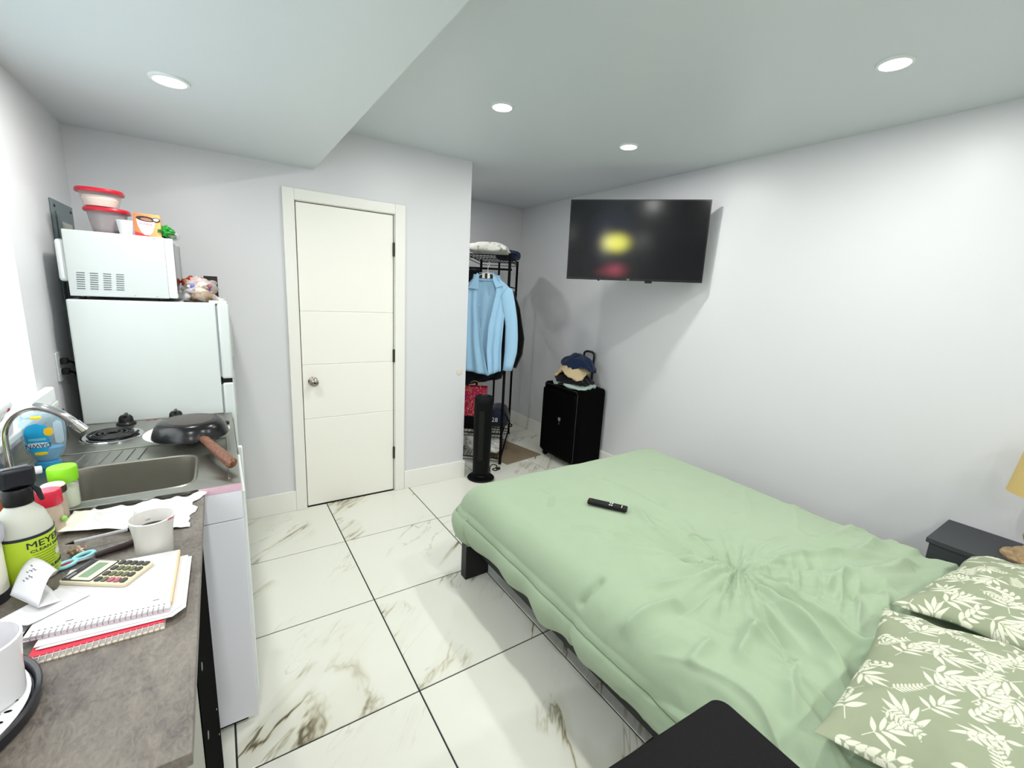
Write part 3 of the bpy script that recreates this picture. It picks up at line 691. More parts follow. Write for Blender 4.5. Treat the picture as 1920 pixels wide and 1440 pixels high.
CLEAR = seethrough('clear_plastic', 'e6dedc', .28, .12)
CLEARD = seethrough('clear_plastic_tinted', 'b9aeb0', .42, .15)
REDLID = mat('red_lid', 'b30f28', .35)
def container(label, cx, cy, z0, rb, rt_, hh, lid, fill, fcol, body):
    t = thing('food_container', label, 'container', (cx, cy, z0))
    MB().lathe([(rb*.9, 0), (rb, .003), (rt_*.97, hh-.004), (rt_, hh)], (cx, cy, z0), 36, pw=2.6, cap=(True, False)).build('tub', body, t)
    MB().lathe([(rt_+.001, hh-.006), (rt_+.007, hh-.006), (rt_+.0085, hh+.001), (rt_+.005, hh+.009), (rt_-.006, hh+.0105), (rt_-.010, hh+.008), (.001, hh+.007)], (cx, cy, z0), 40, pw=2.6).build('lid', REDLID, t)
    if fill: MB().lathe([(rb*.88, .004), (rb*.95+(rt_-rb)*fill*.6, hh*fill*.7), (rb*.9+(rt_-rb)*fill*.5, hh*fill), (.001, hh*fill*.93)], (cx, cy, z0), 30, pw=2.6).build('contents', fcol, t)
    return t
container('large clear tub with a red lid on the microwave, under the smaller tub', -.362, 2.615, 1.704, .052, .068, .092, 0, .15, mat('berry_food', '6b3038', .6), CLEARD)
container('smaller clear tub with a red lid holding white food, stacked on top', -.378, 2.612, 1.8075, .055, .070, .062, 0, .72, mat('white_food', 'f1e6d8', .7, bump=.5, bscale=60), CLEAR)
tag(MB().lathe([(.019, 0), (.021, .001), (.029, .056), (.030, .058), (.028, .058), (.0195, .004), (.0005, .004)], (-.300, 2.545, 1.704), 28, cap=(True, True)).build('paper_cup', PAPER, origin=(-.300, 2.545, 1.704)), 'small white paper cup on the microwave beside the coffee box', 'cup')
# coffee box
bx = thing('coffee_box', 'orange and pink coffee box with a cup picture on the microwave', 'box', (-.226, 2.56, 1.704))
def grad_mat(name, c1, c2, axis, lo, hi):
    m = bpy.data.materials.new(name); m.use_nodes = True; nt = m.node_tree; bs = nt.nodes['Principled BSDF']
    tc = nt.nodes.new('ShaderNodeTexCoord'); sp = nt.nodes.new('ShaderNodeSeparateXYZ'); nt.links.new(tc.outputs['Object'], sp.inputs[0])
    mr = nt.nodes.new('ShaderNodeMapRange'); mr.inputs[1].default_value = lo; mr.inputs[2].default_value = hi; nt.links.new(sp.outputs[axis], mr.inputs[0])
    r = ramp(nt, [(0, hexc(c1)), (1, hexc(c2))]); nt.links.new(mr.outputs[0], r.inputs[0]); nt.links.new(r.outputs[0], bs.inputs['Base Color']); bs.inputs['Roughness'].default_value = .45
    return m
MB().box(-.271, -.181, 2.54, 2.585, 1.704, 1.797).build('carton', grad_mat('coffee_carton', 'e86a36', 'f3a76a', 0, -.045, .045), bx, bevel=.001, smooth=0)
yb = 2.5396
cup = [(-.262, 1.775), (-.258, 1.745), (-.248, 1.720), (-.238, 1.710), (-.222, 1.710), (-.212, 1.720), (-.202, 1.748), (-.199, 1.772)]
def flat(pts, y, m, name, parent, th=.0004):
    n = len(pts); v = [(x, y, z) for x, z in pts]+[(x, y+th, z) for x, z in pts]
    f = [tuple(range(n)), tuple(range(n, 2*n))[::-1]]+[(i, n+i, n+(i+1) % n, (i+1) % n) for i in range(n)]
    return MB().add(v, f).build(name, m, parent, smooth=0)
ell = lambda cx, cz, a, b_, n=20, t=0: [(cx+a*math.cos(2*math.pi*k/n)*math.cos(t)-b_*math.sin(2*math.pi*k/n)*math.sin(t), cz+a*math.cos(2*math.pi*k/n)*math.sin(t)+b_*math.sin(2*math.pi*k/n)*math.cos(t)) for k in range(n)]
flat([(-.2705, 1.705), (-.2705, 1.722), (-.225, 1.708), (-.206, 1.705)], yb-.0002, mat('dunkin_red', 'd5242c', .5), 'printed_band', bx)
flat(cup, yb-.0006, mat('cup_pink_white', 'f6dce2', .5), 'printed_cup', bx)
flat(ell(-.230, 1.776, .033, .011, t=-.10), yb-.0010, mat('coffee_brown', '2b1612', .5), 'printed_coffee', bx)
flat(ell(-.228, 1.774, .020, .006, t=-.10), yb-.0014, mat('coffee_tan', '9a6b58', .5), 'printed_coffee', bx)
flat(ell(-.195, 1.775, .014, .010), yb-.0011, mat('coffee_brown', '2b1612', .5), 'printed_spoon', bx)
flat(ell(-.195, 1.776, .010, .006), yb-.0015, PAPER, 'printed_spoon', bx)
text("DUNKIN'", .0125, mat('dunkin_pink', 'd8466e', .5), bx, T(-.230, yb-.0012, 1.755) @ RY(.10) @ RX(math.pi/2), bold=.9)

def blob(name, label, cat, c_, r, seed, amp, m, nu=36, nv=22, sc=2.2, flat_z=None, group=None, parent=None, power=1.0):
    def fn(d): return 1+amp*n3(d, sc, seed)*1.6
    b_ = MB().sphere(c_, *r, nu, nv, fn=fn)
    if flat_z is not None: b_.v = [(x, y, max(z, flat_z+.001*abs(math.sin(x*90)))) for x, y, z in b_.v]
    o = b_.build(name, m, parent, origin=(c_[0], c_[1], flat_z if flat_z is not None else c_[2]-r[2]), smooth=2.0)
    if parent is None: tag(o, label, cat, group)
    return o
def patch_mat(name, stops, scale=16, rough=.35, dist=1.0):
    m = bpy.data.materials.new(name); m.use_nodes = True; nt = m.node_tree; bs = nt.nodes['Principled BSDF']
    tc = nt.nodes.new('ShaderNodeTexCoord'); n = nt.nodes.new('ShaderNodeTexNoise'); n.inputs['Scale'].default_value = scale; n.inputs['Detail'].default_value = 3; n.inputs['Distortion'].default_value = dist
    nt.links.new(tc.outputs['Object'], n.inputs['Vector']); r = ramp(nt, [(p, hexc(h)) for p, h in stops]); r.color_ramp.interpolation = 'EASE'
    nt.links.new(n.outputs['Fac'], r.inputs[0]); nt.links.new(r.outputs[0], bs.inputs['Base Color']); bs.inputs['Roughness'].default_value = rough
    return m
gb = blob('plastic_bag', 'crumpled green plastic bag on the microwave beside the coffee box', 'bag', (-.166, 2.575, 1.726), (.030, .040, .026), 3, .55, mat('green_plastic', '1f8a2c', .3), flat_z=1.7035, sc=3)
blob('clear_tail', '', '', (-.148, 2.575, 1.717), (.022, .028, .017), 8, .5, seethrough('clear_film', 'f0f0f0', .4, .15), parent=gb, sc=3)
# bread bag, chip bag and dark box on the fridge
bb_ = thing('bread_bag', 'clear plastic bag of bread with blue print on the refrigerator', 'bread', (-.062, 2.62, 1.43))
blob('loaf', '', '', (-.060, 2.625, 1.470), (.052, .085, .038), 5, .30, patch_mat('bread_crust', [(.35, 'b9793f'), (.5, 'd9a871'), (.65, 'efdcb8')], 26), flat_z=1.4315, parent=bb_)
blob('wrapper', '', '', (-.062, 2.62, 1.482), (.063, .095, .052), 11, .42, seethrough('bag_film', 'f6f3f0', .38, .12), flat_z=1.431, parent=bb_, sc=3.4)
for cx, cz, a_, b2, m_ in ((-.087, 1.497, .013, .018, '6f78c4'), (-.098, 1.477, .010, .012, '4c4fa6'), (-.028, 1.484, .012, .008, '453a78'), (-.110, 1.455, .012, .014, 'f1f1ef'), (-.050, 1.512, .022, .010, 'f4f2ee'), (-.022, 1.505, .008, .014, 'a5606e'), (-.10, 1.50, .010, .008, 'efefec')):
    MB().sphere((cx, 2.560+.25*abs(cx+.062), cz), a_, .012, b2, 10, 7, fn=lambda d: 1+.4*n3(d, 2, cx*99)).build('print', mat('bag_print_'+m_, m_, .4), bb_)
MB().tube([(-.02, 2.60, 1.462), (.0, 2.585, 1.448), (.02, 2.57, 1.440), (.033, 2.56, 1.4365)], [.014, .011, .010, .014], 10).build('twisted_neck', seethrough('bag_film2', 'f6f3f0', .45, .12), bb_)
blob('chip_bag', 'crumpled dark red snack bag behind the bread bag on the refrigerator', 'bag', (-.082, 2.765, 1.487), (.055, .06, .057), 14, .32, patch_mat('red_foil', [(.35, '5b0d10'), (.5, 'b5161b'), (.68, 'd98a3c')], 20, .25), flat_z=1.431)
tag(MB().box(-.048, .012, 2.86, 2.93, 1.431, 1.552).build('carton', mat('dark_brown_card', '1d1010', .5), origin=(-.018, 2.9, 1.431), bevel=.001, smooth=0), 'dark brown carton standing behind the bread bag on the refrigerator', 'box')
tag(MB().box(-.125, -.075, 2.535, 2.57, 1.4305, 1.436).build('cable_adapter', BLACK, origin=(-.1, 2.55, 1.4305), bevel=.002), 'flat black clip lying between the microwave and the bread bag', 'clip')

# ---- breaker panel and outlet on the left wall
ep = thing('breaker_panel', 'grey metal breaker panel on the wall behind the refrigerator', 'electrical panel', (XL, 2.93, 1.45))
EPG = mat('panel_steel', '6f7e80', .45, .2)
MB().box(XL+.0005, XL+.008, 2.757, 3.105, 1.00, 1.842).build('cover', EPG, ep, bevel=.002, smooth=0)
MB().box(XL+.008, XL+.013, 2.80, 3.065, 1.05, 1.795).build('door', EPG, ep, bevel=.002, smooth=0)
MB().box(XL+.013, XL+.0136, 2.86, 3.03, 1.60, 1.755).build('label_sheet', mat('label_paper', 'b9bdb2', .7), ep, smooth=0)
for y in (2.79, 3.06): MB().lathe([(.007, 0), (.006, .004), (.001, .005)], seg=12, M=T(XL+.008, y, 1.815) @ RY(math.pi/2)).build('screw', mat('screw_dark', '3c4344', .4, .8), ep)
ol = thing('wall_outlet', 'white outlet plate on the wall beside the refrigerator', 'outlet', (XL, 2.545, 1.15))
MB().prism(rrect(2.508, 2.582, 1.09, 1.21, .006), 0, .006, M=Matrix(((0, 0, 1, XL+.0005), (1, 0, 0, 0), (0, 1, 0, 0), (0, 0, 0, 1)))).build('plate', mat('outlet_white', 'c9cfcd', .4), ol, bevel=.001)
for z in (1.128, 1.172): MB().prism(rrect(2.528, 2.562, z-.014, z+.014, .008), 0, .002, M=Matrix(((0, 0, 1, XL+.0065), (1, 0, 0, 0), (0, 1, 0, 0), (0, 0, 0, 1)))).build('socket', mat('outlet_grey', 'a8adac', .4), ol)
for z in (1.128, 1.172):
    pl = thing('power_plug', 'black power plug in the '+('upper' if z > 1.15 else 'lower')+' socket of the wall outlet', 'plug', (XL+.009, 2.545, z), 'plugs in the wall outlet')
    MB().box(XL+.0086, XL+.032, 2.531, 2.559, z-.012, z+.012).build('plug_body', BLACK, pl, bevel=.004)
    MB().tube([(XL+.030, 2.548, z), (XL+.042, 2.575, z-.012), (XL+.040, 2.66, z-.07), (XL+.035, 2.74, z-.25)], .0045, 6).build('cord', BLACKM, pl)

# ================================================================== KITCHENETTE
KX0, KX1, KY0, KY1, KZ = XL+.004, .027, 1.558, 2.462, .913
kt = thing('kitchenette', 'compact white kitchenette with steel sink and two-burner cooktop', 'kitchenette', (-.27, 2.0, 0))
LAV = mat('kitchenette_white', 'eef0f8', .4)
MB().box(KX0, KX1-.008, KY0+.012, KY1, .07, .755).build('cabinet', WHITE, kt, smooth=0)
MB().box(KX0, KX1, KY0, KY0+.011, .024, .786).build('end_panel', LAV, kt, bevel=.0015, smooth=0)
MB().box(KX0, KX1, KY0, KY0+.011, .789, .886).build('end_panel', LAV, kt, bevel=.0015, smooth=0)
MB().box(KX0, KX1-.03, KY0+.02, KY1, 0, .07).build('toe_kick', BLACKM, kt, smooth=0)
MB().box(-.085, KX1+.0012, KY0-.0012, KY0+.004, .887, KZ-.003).build('edge_tape', mat('pink_tape', 'e9c1d4', .3, noise=.06, nscale=60), kt, smooth=0)
dk = MB().box(KX1-.006, KX1+.020, 1.96, KY1-.01, .055, .640).build('door', WHITE, kt, bevel=.006)
MB().box(KX1-.006, KX1+.003, 1.95, KY1-.01, .645, .885).build('black_recess', BLACK, kt, smooth=0)
MB().box(KX1+.004, KX1+.020, 1.955, 1.975, .672, .900).build('handle', WHITE, kt, bevel=.004)
MB().box(KX1-.006, KX1+.010, KY0+.02, 1.94, .075, .875).build('door', WHITE, kt, bevel=.003, smooth=0)
# steel top with the basin cut in it
SX0, SX1, SY0, SY1 = -.425, -.098, 1.605, 1.888
N_ = 96
def sqr(a, cx, cy, hx, hy, p):
    ca, sa = math.cos(a), math.sin(a); q = (abs(ca)**p+abs(sa)**p)**(-1/p); return cx+hx*q*ca, cy+hy*q*sa
def rect_at(a, cx, cy, x0, x1, y0, y1):
    ca, sa = math.cos(a), math.sin(a); t = 1e9
    if ca > 1e-9: t = min(t, (x1-cx)/ca)
    if ca < -1e-9: t = min(t, (x0-cx)/ca)
    if sa > 1e-9: t = min(t, (y1-cy)/sa)
    if sa < -1e-9: t = min(t, (y0-cy)/sa)
    return cx+t*ca, cy+t*sa
cxs, cys, hxs, hys = (SX0+SX1)/2, (SY0+SY1)/2, (SX1-SX0)/2, (SY1-SY0)/2
angs = sorted([2*math.pi*k/N_ for k in range(N_)]+[math.atan2(y-cys, x-cxs) % (2*math.pi) for x in (KX0, KX1) for y in (KY0, KY1)])
nA = len(angs)
loops = []
loops.append([(*rect_at(a, cxs, cys, KX0, KX1, KY0, KY1), .887) for a in angs])
loops.append([(*rect_at(a, cxs, cys, KX0, KX1, KY0, KY1), KZ-.002) for a in angs])
loops.append([(*rect_at(a, cxs, cys, KX0+.003, KX1-.003, KY0+.003, KY1-.003), KZ) for a in angs])
loops.append([(*sqr(a, cxs, cys, hxs+.010, hys+.010, 7), KZ) for a in angs])
loops.append([(*sqr(a, cxs, cys, hxs+.006, hys+.006, 7), KZ+.0025) for a in angs])
loops.append([(*sqr(a, cxs, cys, hxs, hys, 7), KZ) for a in angs])
for dd_, sc_ in ((.02, .985), (.10, .95), (.135, .92), (.145, .85)):
    loops.append([(*sqr(a, cxs, cys, hxs*sc_, hys*sc_, 6), KZ-dd_) for a in angs])
vs = [p for l in loops for p in l]; fs = [(i*nA+k, i*nA+(k+1) % nA, (i+1)*nA+(k+1) % nA, (i+1)*nA+k) for i in range(len(loops)-1) for k in range(nA)]
fs.append(tuple((len(loops)-1)*nA+k for k in range(nA)))
tm_ = MB().add(vs, fs); tm_.m = [1 if min(q)//nA >= 4 else 0 for q in tm_.f]
top = tm_.build('steel_top', [STEEL, mat('basin_steel', '8d8a80', .42, .85, noise=.12, nscale=9)], kt, smooth=.5)
MB().lathe([(.030, 0), (.030, .002), (.022, .0025), (.020, .001), (.001, .001)], (cxs, cys, KZ-.145), 24).build('drain', CHROME, top)
for y in (2.055, 2.455): MB().box(KX0+.02, KX1-.03, y-.003, y+.003, KZ, KZ+.003).build('raised_edge', STEEL, top, bevel=.001)
MB().box(-.006, 0, 1.60, 2.45, KZ, KZ+.003).build('raised_edge', STEEL, top, bevel=.001)
for k in range(6):
    x = -.435+k*.034; MB().tube([(x, 1.915, KZ+.0005), (x+.012, 2.035, KZ+.0005)], .0035, 6).build('drain_ridge', STEEL, top)
MB().box(KX0, KX0+.012, KY0, KY1, KZ, KZ+.075).build('back_splash', STEEL, top, bevel=.002, smooth=0)
COIL = mat('coil_black', '101012', .3, .3)
for cx, cy, R in ((-.378, 2.245, .098), (-.130, 2.245, .098)):
    bn = MB().lathe([(R*.72, -.0005), (R*.80, .004), (R*.97, .004), (R, .0005)], (cx, cy, KZ), 40, cap=(False, False)).build('burner_ring', CHROME, kt)
    MB().lathe([(.001, .0008), (R*.72, .0008)], (cx, cy, KZ), 30, cap=(False, False)).build('drip_bowl', BLACKM, bn)
    pts = []
    for k in range(150):
        t = k/149; a = t*2*math.pi*4; r_ = .014+t*(R*.80-.014); pts.append((cx+r_*math.cos(a), cy+r_*math.sin(a), KZ+.011))
    MB().tube(pts, .0052, 6).build('coil', COIL, bn)
for x in (-.357, -.186):
    kb = MB().lathe([(.033, 0), (.034, .005), (.026, .012), (.023, .030), (.017, .038), (.001, .040)], (x, 2.412, KZ), 28).build('knob', BLACK, kt)
    MB().box(x-.006, x+.006, 2.386, 2.438, KZ+.030, KZ+.044).build('grip', BLACK, kb, bevel=.003)
for x in (-.288, -.262): MB().box(x-.006, x+.006, 2.438, 2.444, KZ, KZ+.0015).build('indicator_light', mat('indicator_red', 'a13a34', .4), kt, smooth=0)

# plate and upturned pan
tag(MB().lathe([(.075, .0), (.078, .004), (.130, .013), (.140, .016), (.139, .018), (.128, .016), (.076, .007), (.001, .006)], (-.128, 2.085, KZ+.017), 44).build('dinner_plate', mat('glazed_white', 'f3f2ee', .2), origin=(-.128, 2.085, KZ+.017)), 'white dinner plate on the stove under the upturned frying pan', 'plate')
pn = thing('frying_pan', 'black frying pan turned upside down on a white plate, wood-look handle', 'pan', (-.115, 2.035, KZ+.034))
PANM = mat('black_nonstick', '141416', .22, .2)
cP = (-.115, 2.035, KZ+.034)
MB().lathe([(.115, .001), (.122, .0), (.124, .004), (.122, .012), (.112, .040), (.100, .055), (.090, .060), (.001, .060)], cP, 48).build('pan_body', PANM, pn)
MB().lathe([(.074, .0602), (.072, .0606), (.001, .0606)], cP, 40).build('base_disc', mat('worn_base', '453b36', .35, .4, noise=.25, nscale=14), pn)
PW_ = wood('pan_handle_wood', '4c2c1f', '8c5a40', (8, 8, 8))
hd = MB().tube([(-.078, 1.925, .958), (-.066, 1.885, .964), (-.040, 1.80, .957), (-.010, 1.71, .948), (.006, 1.662, .944), (.010, 1.650, .943)], [.0115, .0145, .0160, .0190, .0185, .009], 14).build('handle', PW_, pn)
MB().lathe([(.0055, 0), (.0055, .0015)], seg=12, M=T(.003, 1.673, .9585)).build('hang_hole', BLACKM, hd)
MB().tube([(-.086, 1.945, .958), (-.076, 1.918, .960)], .0115, 10).build('ferrule', BLACK, hd)
MB().box(-.022, .012, 2.105, 2.135, KZ+.038, KZ+.050).build('helper_handle', BLACK, pn, bevel=.005)

# faucet
fc = thing('faucet', 'chrome gooseneck faucet arching over the sink', 'faucet', (-.525, 1.765, KZ))
MB().lathe([(.026, 0), (.026, .008), (.018, .014), (.015, .05), (.013, .055)], (-.525, 1.765, KZ), 24).build('base', CHROME, fc)
arc_ = [(-.525, 1.765, KZ+.05), (-.528, 1.765, 1.06), (-.521, 1.766, 1.107), (-.497, 1.768, 1.143), (-.459, 1.77, 1.157), (-.418, 1.772, 1.140), (-.390, 1.773, 1.112), (-.374, 1.774, 1.090)]
def smooth_path(p, n=6):
    P = [Vector(q) for q in p]; out = []
    for i in range(len(P)-1):
        p0, p1, p2, p3 = P[max(i-1, 0)], P[i], P[i+1], P[min(i+2, len(P)-1)]
        for k in range(n):
            t = k/n; out.append(.5*((2*p1)+(p2-p0)*t+(2*p0-5*p1+4*p2-p3)*t*t+(3*p1-p0-3*p2+p3)*t**3))
    return out+[P[-1]]
MB().tube(smooth_path(arc_), .0112, 16).build('spout', CHROME, fc)
MB().tube([(-.380, 1.7735, 1.098), (-.362, 1.7745, 1.072)], [.0140, .0145], 16).build('aerator', CHROME, fc)
MB().tube([(-.525, 1.765, .955), (-.50, 1.745, .965), (-.462, 1.715, .985)], [.008, .007, .009], 10).build('lever', PLAST, fc)

# dish soap bottle standing on its cap
dw = thing('soap_bottle', 'clear blue dish soap bottle standing upside down beside the sink', 'bottle', (-.492, 1.955, KZ))
SOAP = seethrough('blue_soap_plastic', 'c6dfe9', .30, .1)
c5 = (-.494, 1.955, KZ)
MB().lathe([(.022, .0), (.024, .002), (.024, .018), (.020, .022)], c5, 24, sx=1.3).build('cap', mat('blue_cap', '2f8fc0', .35), dw)
MB().lathe([(.018, .020), (.030, .030), (.042, .055), (.047, .085), (.050, .120), (.049, .150), (.042, .172), (.030, .182), (.001, .184)], c5, 32, sx=1.08, sy=.62).build('body', SOAP, dw)
MB().lathe([(.016, .022), (.027, .033), (.037, .055), (.040, .066), (.001, .067)], c5, 28, sx=1.05, sy=.58).build('soap', mat('blue_liquid', '2aa1d6', .2), dw)
Mlab = T(*c5) @ RZ(.10)
def lab(pts, off, m, name):
    n = len(pts); v = []
    for x, z in pts:
        yy = -math.sqrt(max(0, 1-(x/.056)**2))*.0315*(1.0 if z > .06 else .86+2.3*(z-.0)) - off
        v.append((x, yy, z))
    return MB().add(v, [tuple(range(n))], 0, Mlab).build(name, m, dw, smooth=0)
def grid_lab(cx, cz, a, b_, off, m, name, p=2.4, taper=.0):
    n = 14; vs = []; fs = []
    def surf(x, z):
        r = np.interp(z, [.020, .030, .055, .085, .120, .150, .172, .182], [.018, .030, .042, .047, .050, .049, .042, .030])
        return -math.sqrt(max(1e-4, 1-(x/(r*1.08))**2))*r*.62-off
    for j in range(n):
        t = -1+2*j/(n-1); hw = (max(0, 1-abs(t)**p))**(1/p)*a*(1+taper*t); z = cz+t*b_
        for i in range(n): x = cx+(-1+2*i/(n-1))*hw; vs.append((x, surf(x, z), z))
    fs = [(j*n+i, j*n+i+1, (j+1)*n+i+1, (j+1)*n+i) for j in range(n-1) for i in range(n-1)]
    return MB().add(vs, fs, 0, Mlab).build(name, m, dw, smooth=2)
grid_lab(-.010, .103, .029, .052, .0010, mat('label_blue', '18a8e0', .4), 'front_label', 2.4, .18)
grid_lab(-.008, .054, .015, .006, .0016, mat('label_yellow', 'f2d21e', .4), 'label_stripe', 3)
grid_lab(.016, .125, .011, .014, .0016, mat('label_duck', 'f4c21c', .4), 'duck_print')
grid_lab(.037, .118, .010, .040, .0008, mat('label_white', 'dfe4ee', .4), 'back_label', 4)
grid_lab(-.008, .172, .013, .005, .0008, mat('label_yellow', 'f2d21e', .4), 'label_stripe', 3)
grid_lab(-.012, .102, .020, .0042, .0016, mat('label_teal', '7fd0e8', .4), 'label_band', 6)
grid_lab(-.011, .083, .024, .0085, .0016, mat('label_name_white', 'e4f1f8', .4), 'name_band', 5)
text('DAWN', .0185, mat('label_navy', '14245a', .4), dw, Mlab @ T(-.011, -.0318, .083) @ RX(math.pi/2) @ RZ(math.pi), bold=.95)
# things on the window sill
tag(MB().box(-.565, -.536, 2.06, 2.315, 1.0525, 1.110).build('paper_packet', mat('packet_white', 'f2f7f6', .6, noise=.03, nscale=20), origin=(-.55, 2.19, 1.0525), bevel=.006, smooth=0), 'white paper packet lying on the window sill next to the outlet', 'packet')
tu = thing('plastic_tub', 'white lidded tub with a red mark on the window sill above the faucet', 'tub', (-.5505, 1.84, 1.0525))
MB().lathe([(.042, 0), (.045, .004), (.052, .080)], (-.5505, 1.84, 1.0525), 32, pw=3, sx=.26, sy=1.5).build('tub_body', PLAST, tu)
MB().lathe([(.055, .078), (.057, .080), (.057, .090), (.050, .095), (.001, .095)], (-.5505, 1.84, 1.0525), 32, pw=3, sx=.26, sy=1.5).build('lid', WHITE, tu)
MB().box(-.5365, -.5352, 1.86, 1.875, 1.120, 1.135).build('red_mark', mat('mark_red', 'a82430', .5), tu, smooth=0)

# ================================================================== STONE-TOP TABLE AND ITS CLUTTER
ST = .900
dt = thing('counter_table', 'counter-height table with grey stone-look top next to the kitchenette', 'table', (-.315, 1.1, 0))
MB().box(XL+.004, -.070, .643, 1.552, ST-.022, ST).build('table_top', STONE, dt, bevel=.0015, smooth=0)
NAVYB = mat('navy_black_board', '10101a', .8, spec=.1)
MB().box(XL+.01, -.085, .665, .690, 0, ST-.022).build('end_board', NAVYB, dt, smooth=0)
MB().box(-.100, -.082, .690, .925, .02, ST-.022).build('front_board', mat('grey_board', '9fa096', .5), dt, smooth=0)
fb = MB().box(-.098, -.080, .926, 1.436, .0, ST-.022).build('front_board', mat('black_board', '040405', .95, spec=.02), dt, smooth=0)
for y, z in ((1.032, .717), (1.017, .55)): MB().lathe([(.009, 0), (.008, .0015), (.001, .002)], seg=14, M=T(-.080, y, z) @ RY(math.pi/2)).build('screw_cap', mat('cap_grey', '6e7478', .5), fb)
for y, z in ((1.35, .30), (1.36, .20)): MB().lathe([(.003, 0), (.002, .001)], seg=8, M=T(-.080, y, z) @ RY(math.pi/2)).build('screw', PLAST, fb)
MB().box(XL+.01, -.10, 1.43, 1.455, 0, ST-.022).build('end_board', NAVYB, dt, smooth=0)
MB().box(XL+.01, -.10, .69, 1.43, .30, .318).build('shelf', NAVYB, dt, smooth=0)

def lerp_quad(q, u, v):
    a, b_, c_, d_ = [Vector(p) for p in q]; return (a*(1-u)+b_*u)*(1-v)+(d_*(1-u)+c_*u)*v
def sheet(name, label, cat, quad, z, m=PAPER, amp=.002, seed=1, nu=24, nv=18, th=.0006, parent=None, jag=0., group=None, org=None):
    def fn(u, v):
        p = lerp_quad([(x, y, 0) for x, y in quad], u, v)
        e = 0
        if jag: 
            k = jag*float(fbm(u*6+seed, v*6+seed*3, 2)); p = p+Vector((k*(abs(u-.5)*2)**4, k*(abs(v-.5)*2)**4, 0))
        h_ = amp*(abs(float(fbm(p.x*22+seed, p.y*22+seed*2, 3)))*2)
        return (p.x, p.y, z+h_+th)
    b_ = MB().grid(fn, nu, nv)
    cx = sum(p[0] for p in quad)/4; cy = sum(p[1] for p in quad)/4
    o = b_.build(name, m, parent, origin=(cx, cy, z), smooth=2.0, solid=th)
    if parent is None: tag(o, label, cat, group)
    return o
sheet('paper_towel', 'crumpled white paper towel spread between the mug and the sink', 'paper', [(-.345, 1.455), (-.098, 1.335), (-.074, 1.545), (-.330, 1.552)], ST, amp=.006, seed=4, nu=50, nv=40, jag=.03, m=mat('paper_towel_white', 'd6d8d8', .9))
rc = sheet('receipt', 'long printed white receipt lying in front of the spice jars', 'receipt', [(-.365, 1.428), (-.216, 1.366), (-.228, 1.500), (-.356, 1.540)], ST+.012, amp=.004, seed=7, m=mat('receipt_paper', 'e4e2d4', .8))
rs_ = random.Random(3)
for k in range(9):
    v = .12+k*.085; p0 = lerp_quad([(-.365, 1.428, 0), (-.216, 1.366, 0), (-.228, 1.5, 0), (-.356, 1.54, 0)], .38, v); p1 = lerp_quad([(-.365, 1.428, 0), (-.216, 1.366, 0), (-.228, 1.5, 0), (-.356, 1.54, 0)], .38+rs_.uniform(.25, .5), v)
    MB().tube([(p0.x, p0.y, ST+.0152), (p1.x, p1.y, ST+.0152)], .0005, 4).build('printed_line', mat('faint_ink', 'b9b9bd', .8), rc)
# mugs
def mug(label, c_, r, h_, hand, m, inside, liquid=None, lipstick=False, flare=.12):
    t = thing('mug', label, 'mug', c_)
    MB().lathe([(r*.86, 0), (r*.93, .004), (r*.95, h_*.5), (r*(1+flare*.3), h_*.8), (r*(1+flare), h_), (r*(1+flare)-.003, h_+.0012), (r*(1+flare*.3)-.004, h_*.8), (r*.95-.004, h_*.45), (r*.86, .008), (.001, .006)], c_, 44).build('cup', m, t)
    ca, sa = math.cos(hand), math.sin(hand)
    pts = [(c_[0]+ca*(r*.96+o_), c_[1]+sa*(r*.96+o_), c_[2]+z_) for o_, z_ in ((-.002, h_*.78), (.016, h_*.80), (.027, h_*.62), (.027, h_*.42), (.016, h_*.24), (-.002, h_*.22))]
    MB().tube(smooth_path(pts, 5), .0052, 10).build('handle', m, t)
    if liquid: MB().lathe([(r*.92, h_*.70), (.001, h_*.70)], c_, 36, cap=(False, True)).build('coffee', liquid, t)
    if lipstick:
        R_ = r*(1+flare)-.0006
        MB().tube([(c_[0]+R_*math.cos(a), c_[1]+R_*math.sin(a), c_[2]+h_-.001-.012*q) for q, a in ((0, -.75), (.0, -.60), (.1, -.45), (.25, -.32))], [.0012, .0022, .0020, .0008], 8).build('lip_mark', mat('lip_pink', 'b8486a', .5), t)
    return t
GLZ = mat('glazed_grey_white', 'd9d7d2', .22)
mug('white flared coffee mug with coffee and a pink lip mark, behind the notebook', (-.160, 1.236, ST), .0385, .094, 1.9, GLZ, None, mat('coffee_liquid', '2a1512', .1), True, .14)
ty = thing('drip_tray', 'round navy tray with a perforated white insert under the near mug', 'tray', (-.412, .842, ST))
MB().lathe([(.138, 0), (.146, .003), (.150, .022), (.148, .024), (.143, .022), (.139, .012), (.001, .010)], (-.412, .842, ST), 56).build('rim', mat('navy_plastic', '15161f', .35), ty)
ins = MB().lathe([(.136, .0125), (.137, .017), (.132, .019), (.001, .019)], (-.412, .842, ST), 56).build('insert', PLAST, ty)
hm = None
for rr2, n_ in ((.123, 42), (.112, 36), (.099, 30), (.084, 24)):
    for k in range(n_):
        a = 2*math.pi*k/n_
        if hm is None:
            o = MB().prism([(.0045*math.cos(t*math.pi/5), .0022*math.sin(t*math.pi/5)) for t in range(10)], 0, .0004).build('drain_hole', BLACKM, ins, local=True, smooth=0); hm = o.data
        else:
            o = bpy.data.objects.new('drain_hole', hm); COL.objects.link(o); o.parent = ins
        o.location = (rr2*math.cos(a), rr2*math.sin(a), .0192); o.rotation_euler = (0, 0, a)
mug('plain white mug standing on the perforated round tray', (-.323, .858, ST+.0195), .046, .098, 2.6, mat('glazed_bright_white', 'e6e6ea', .2), None, None, False, .06)

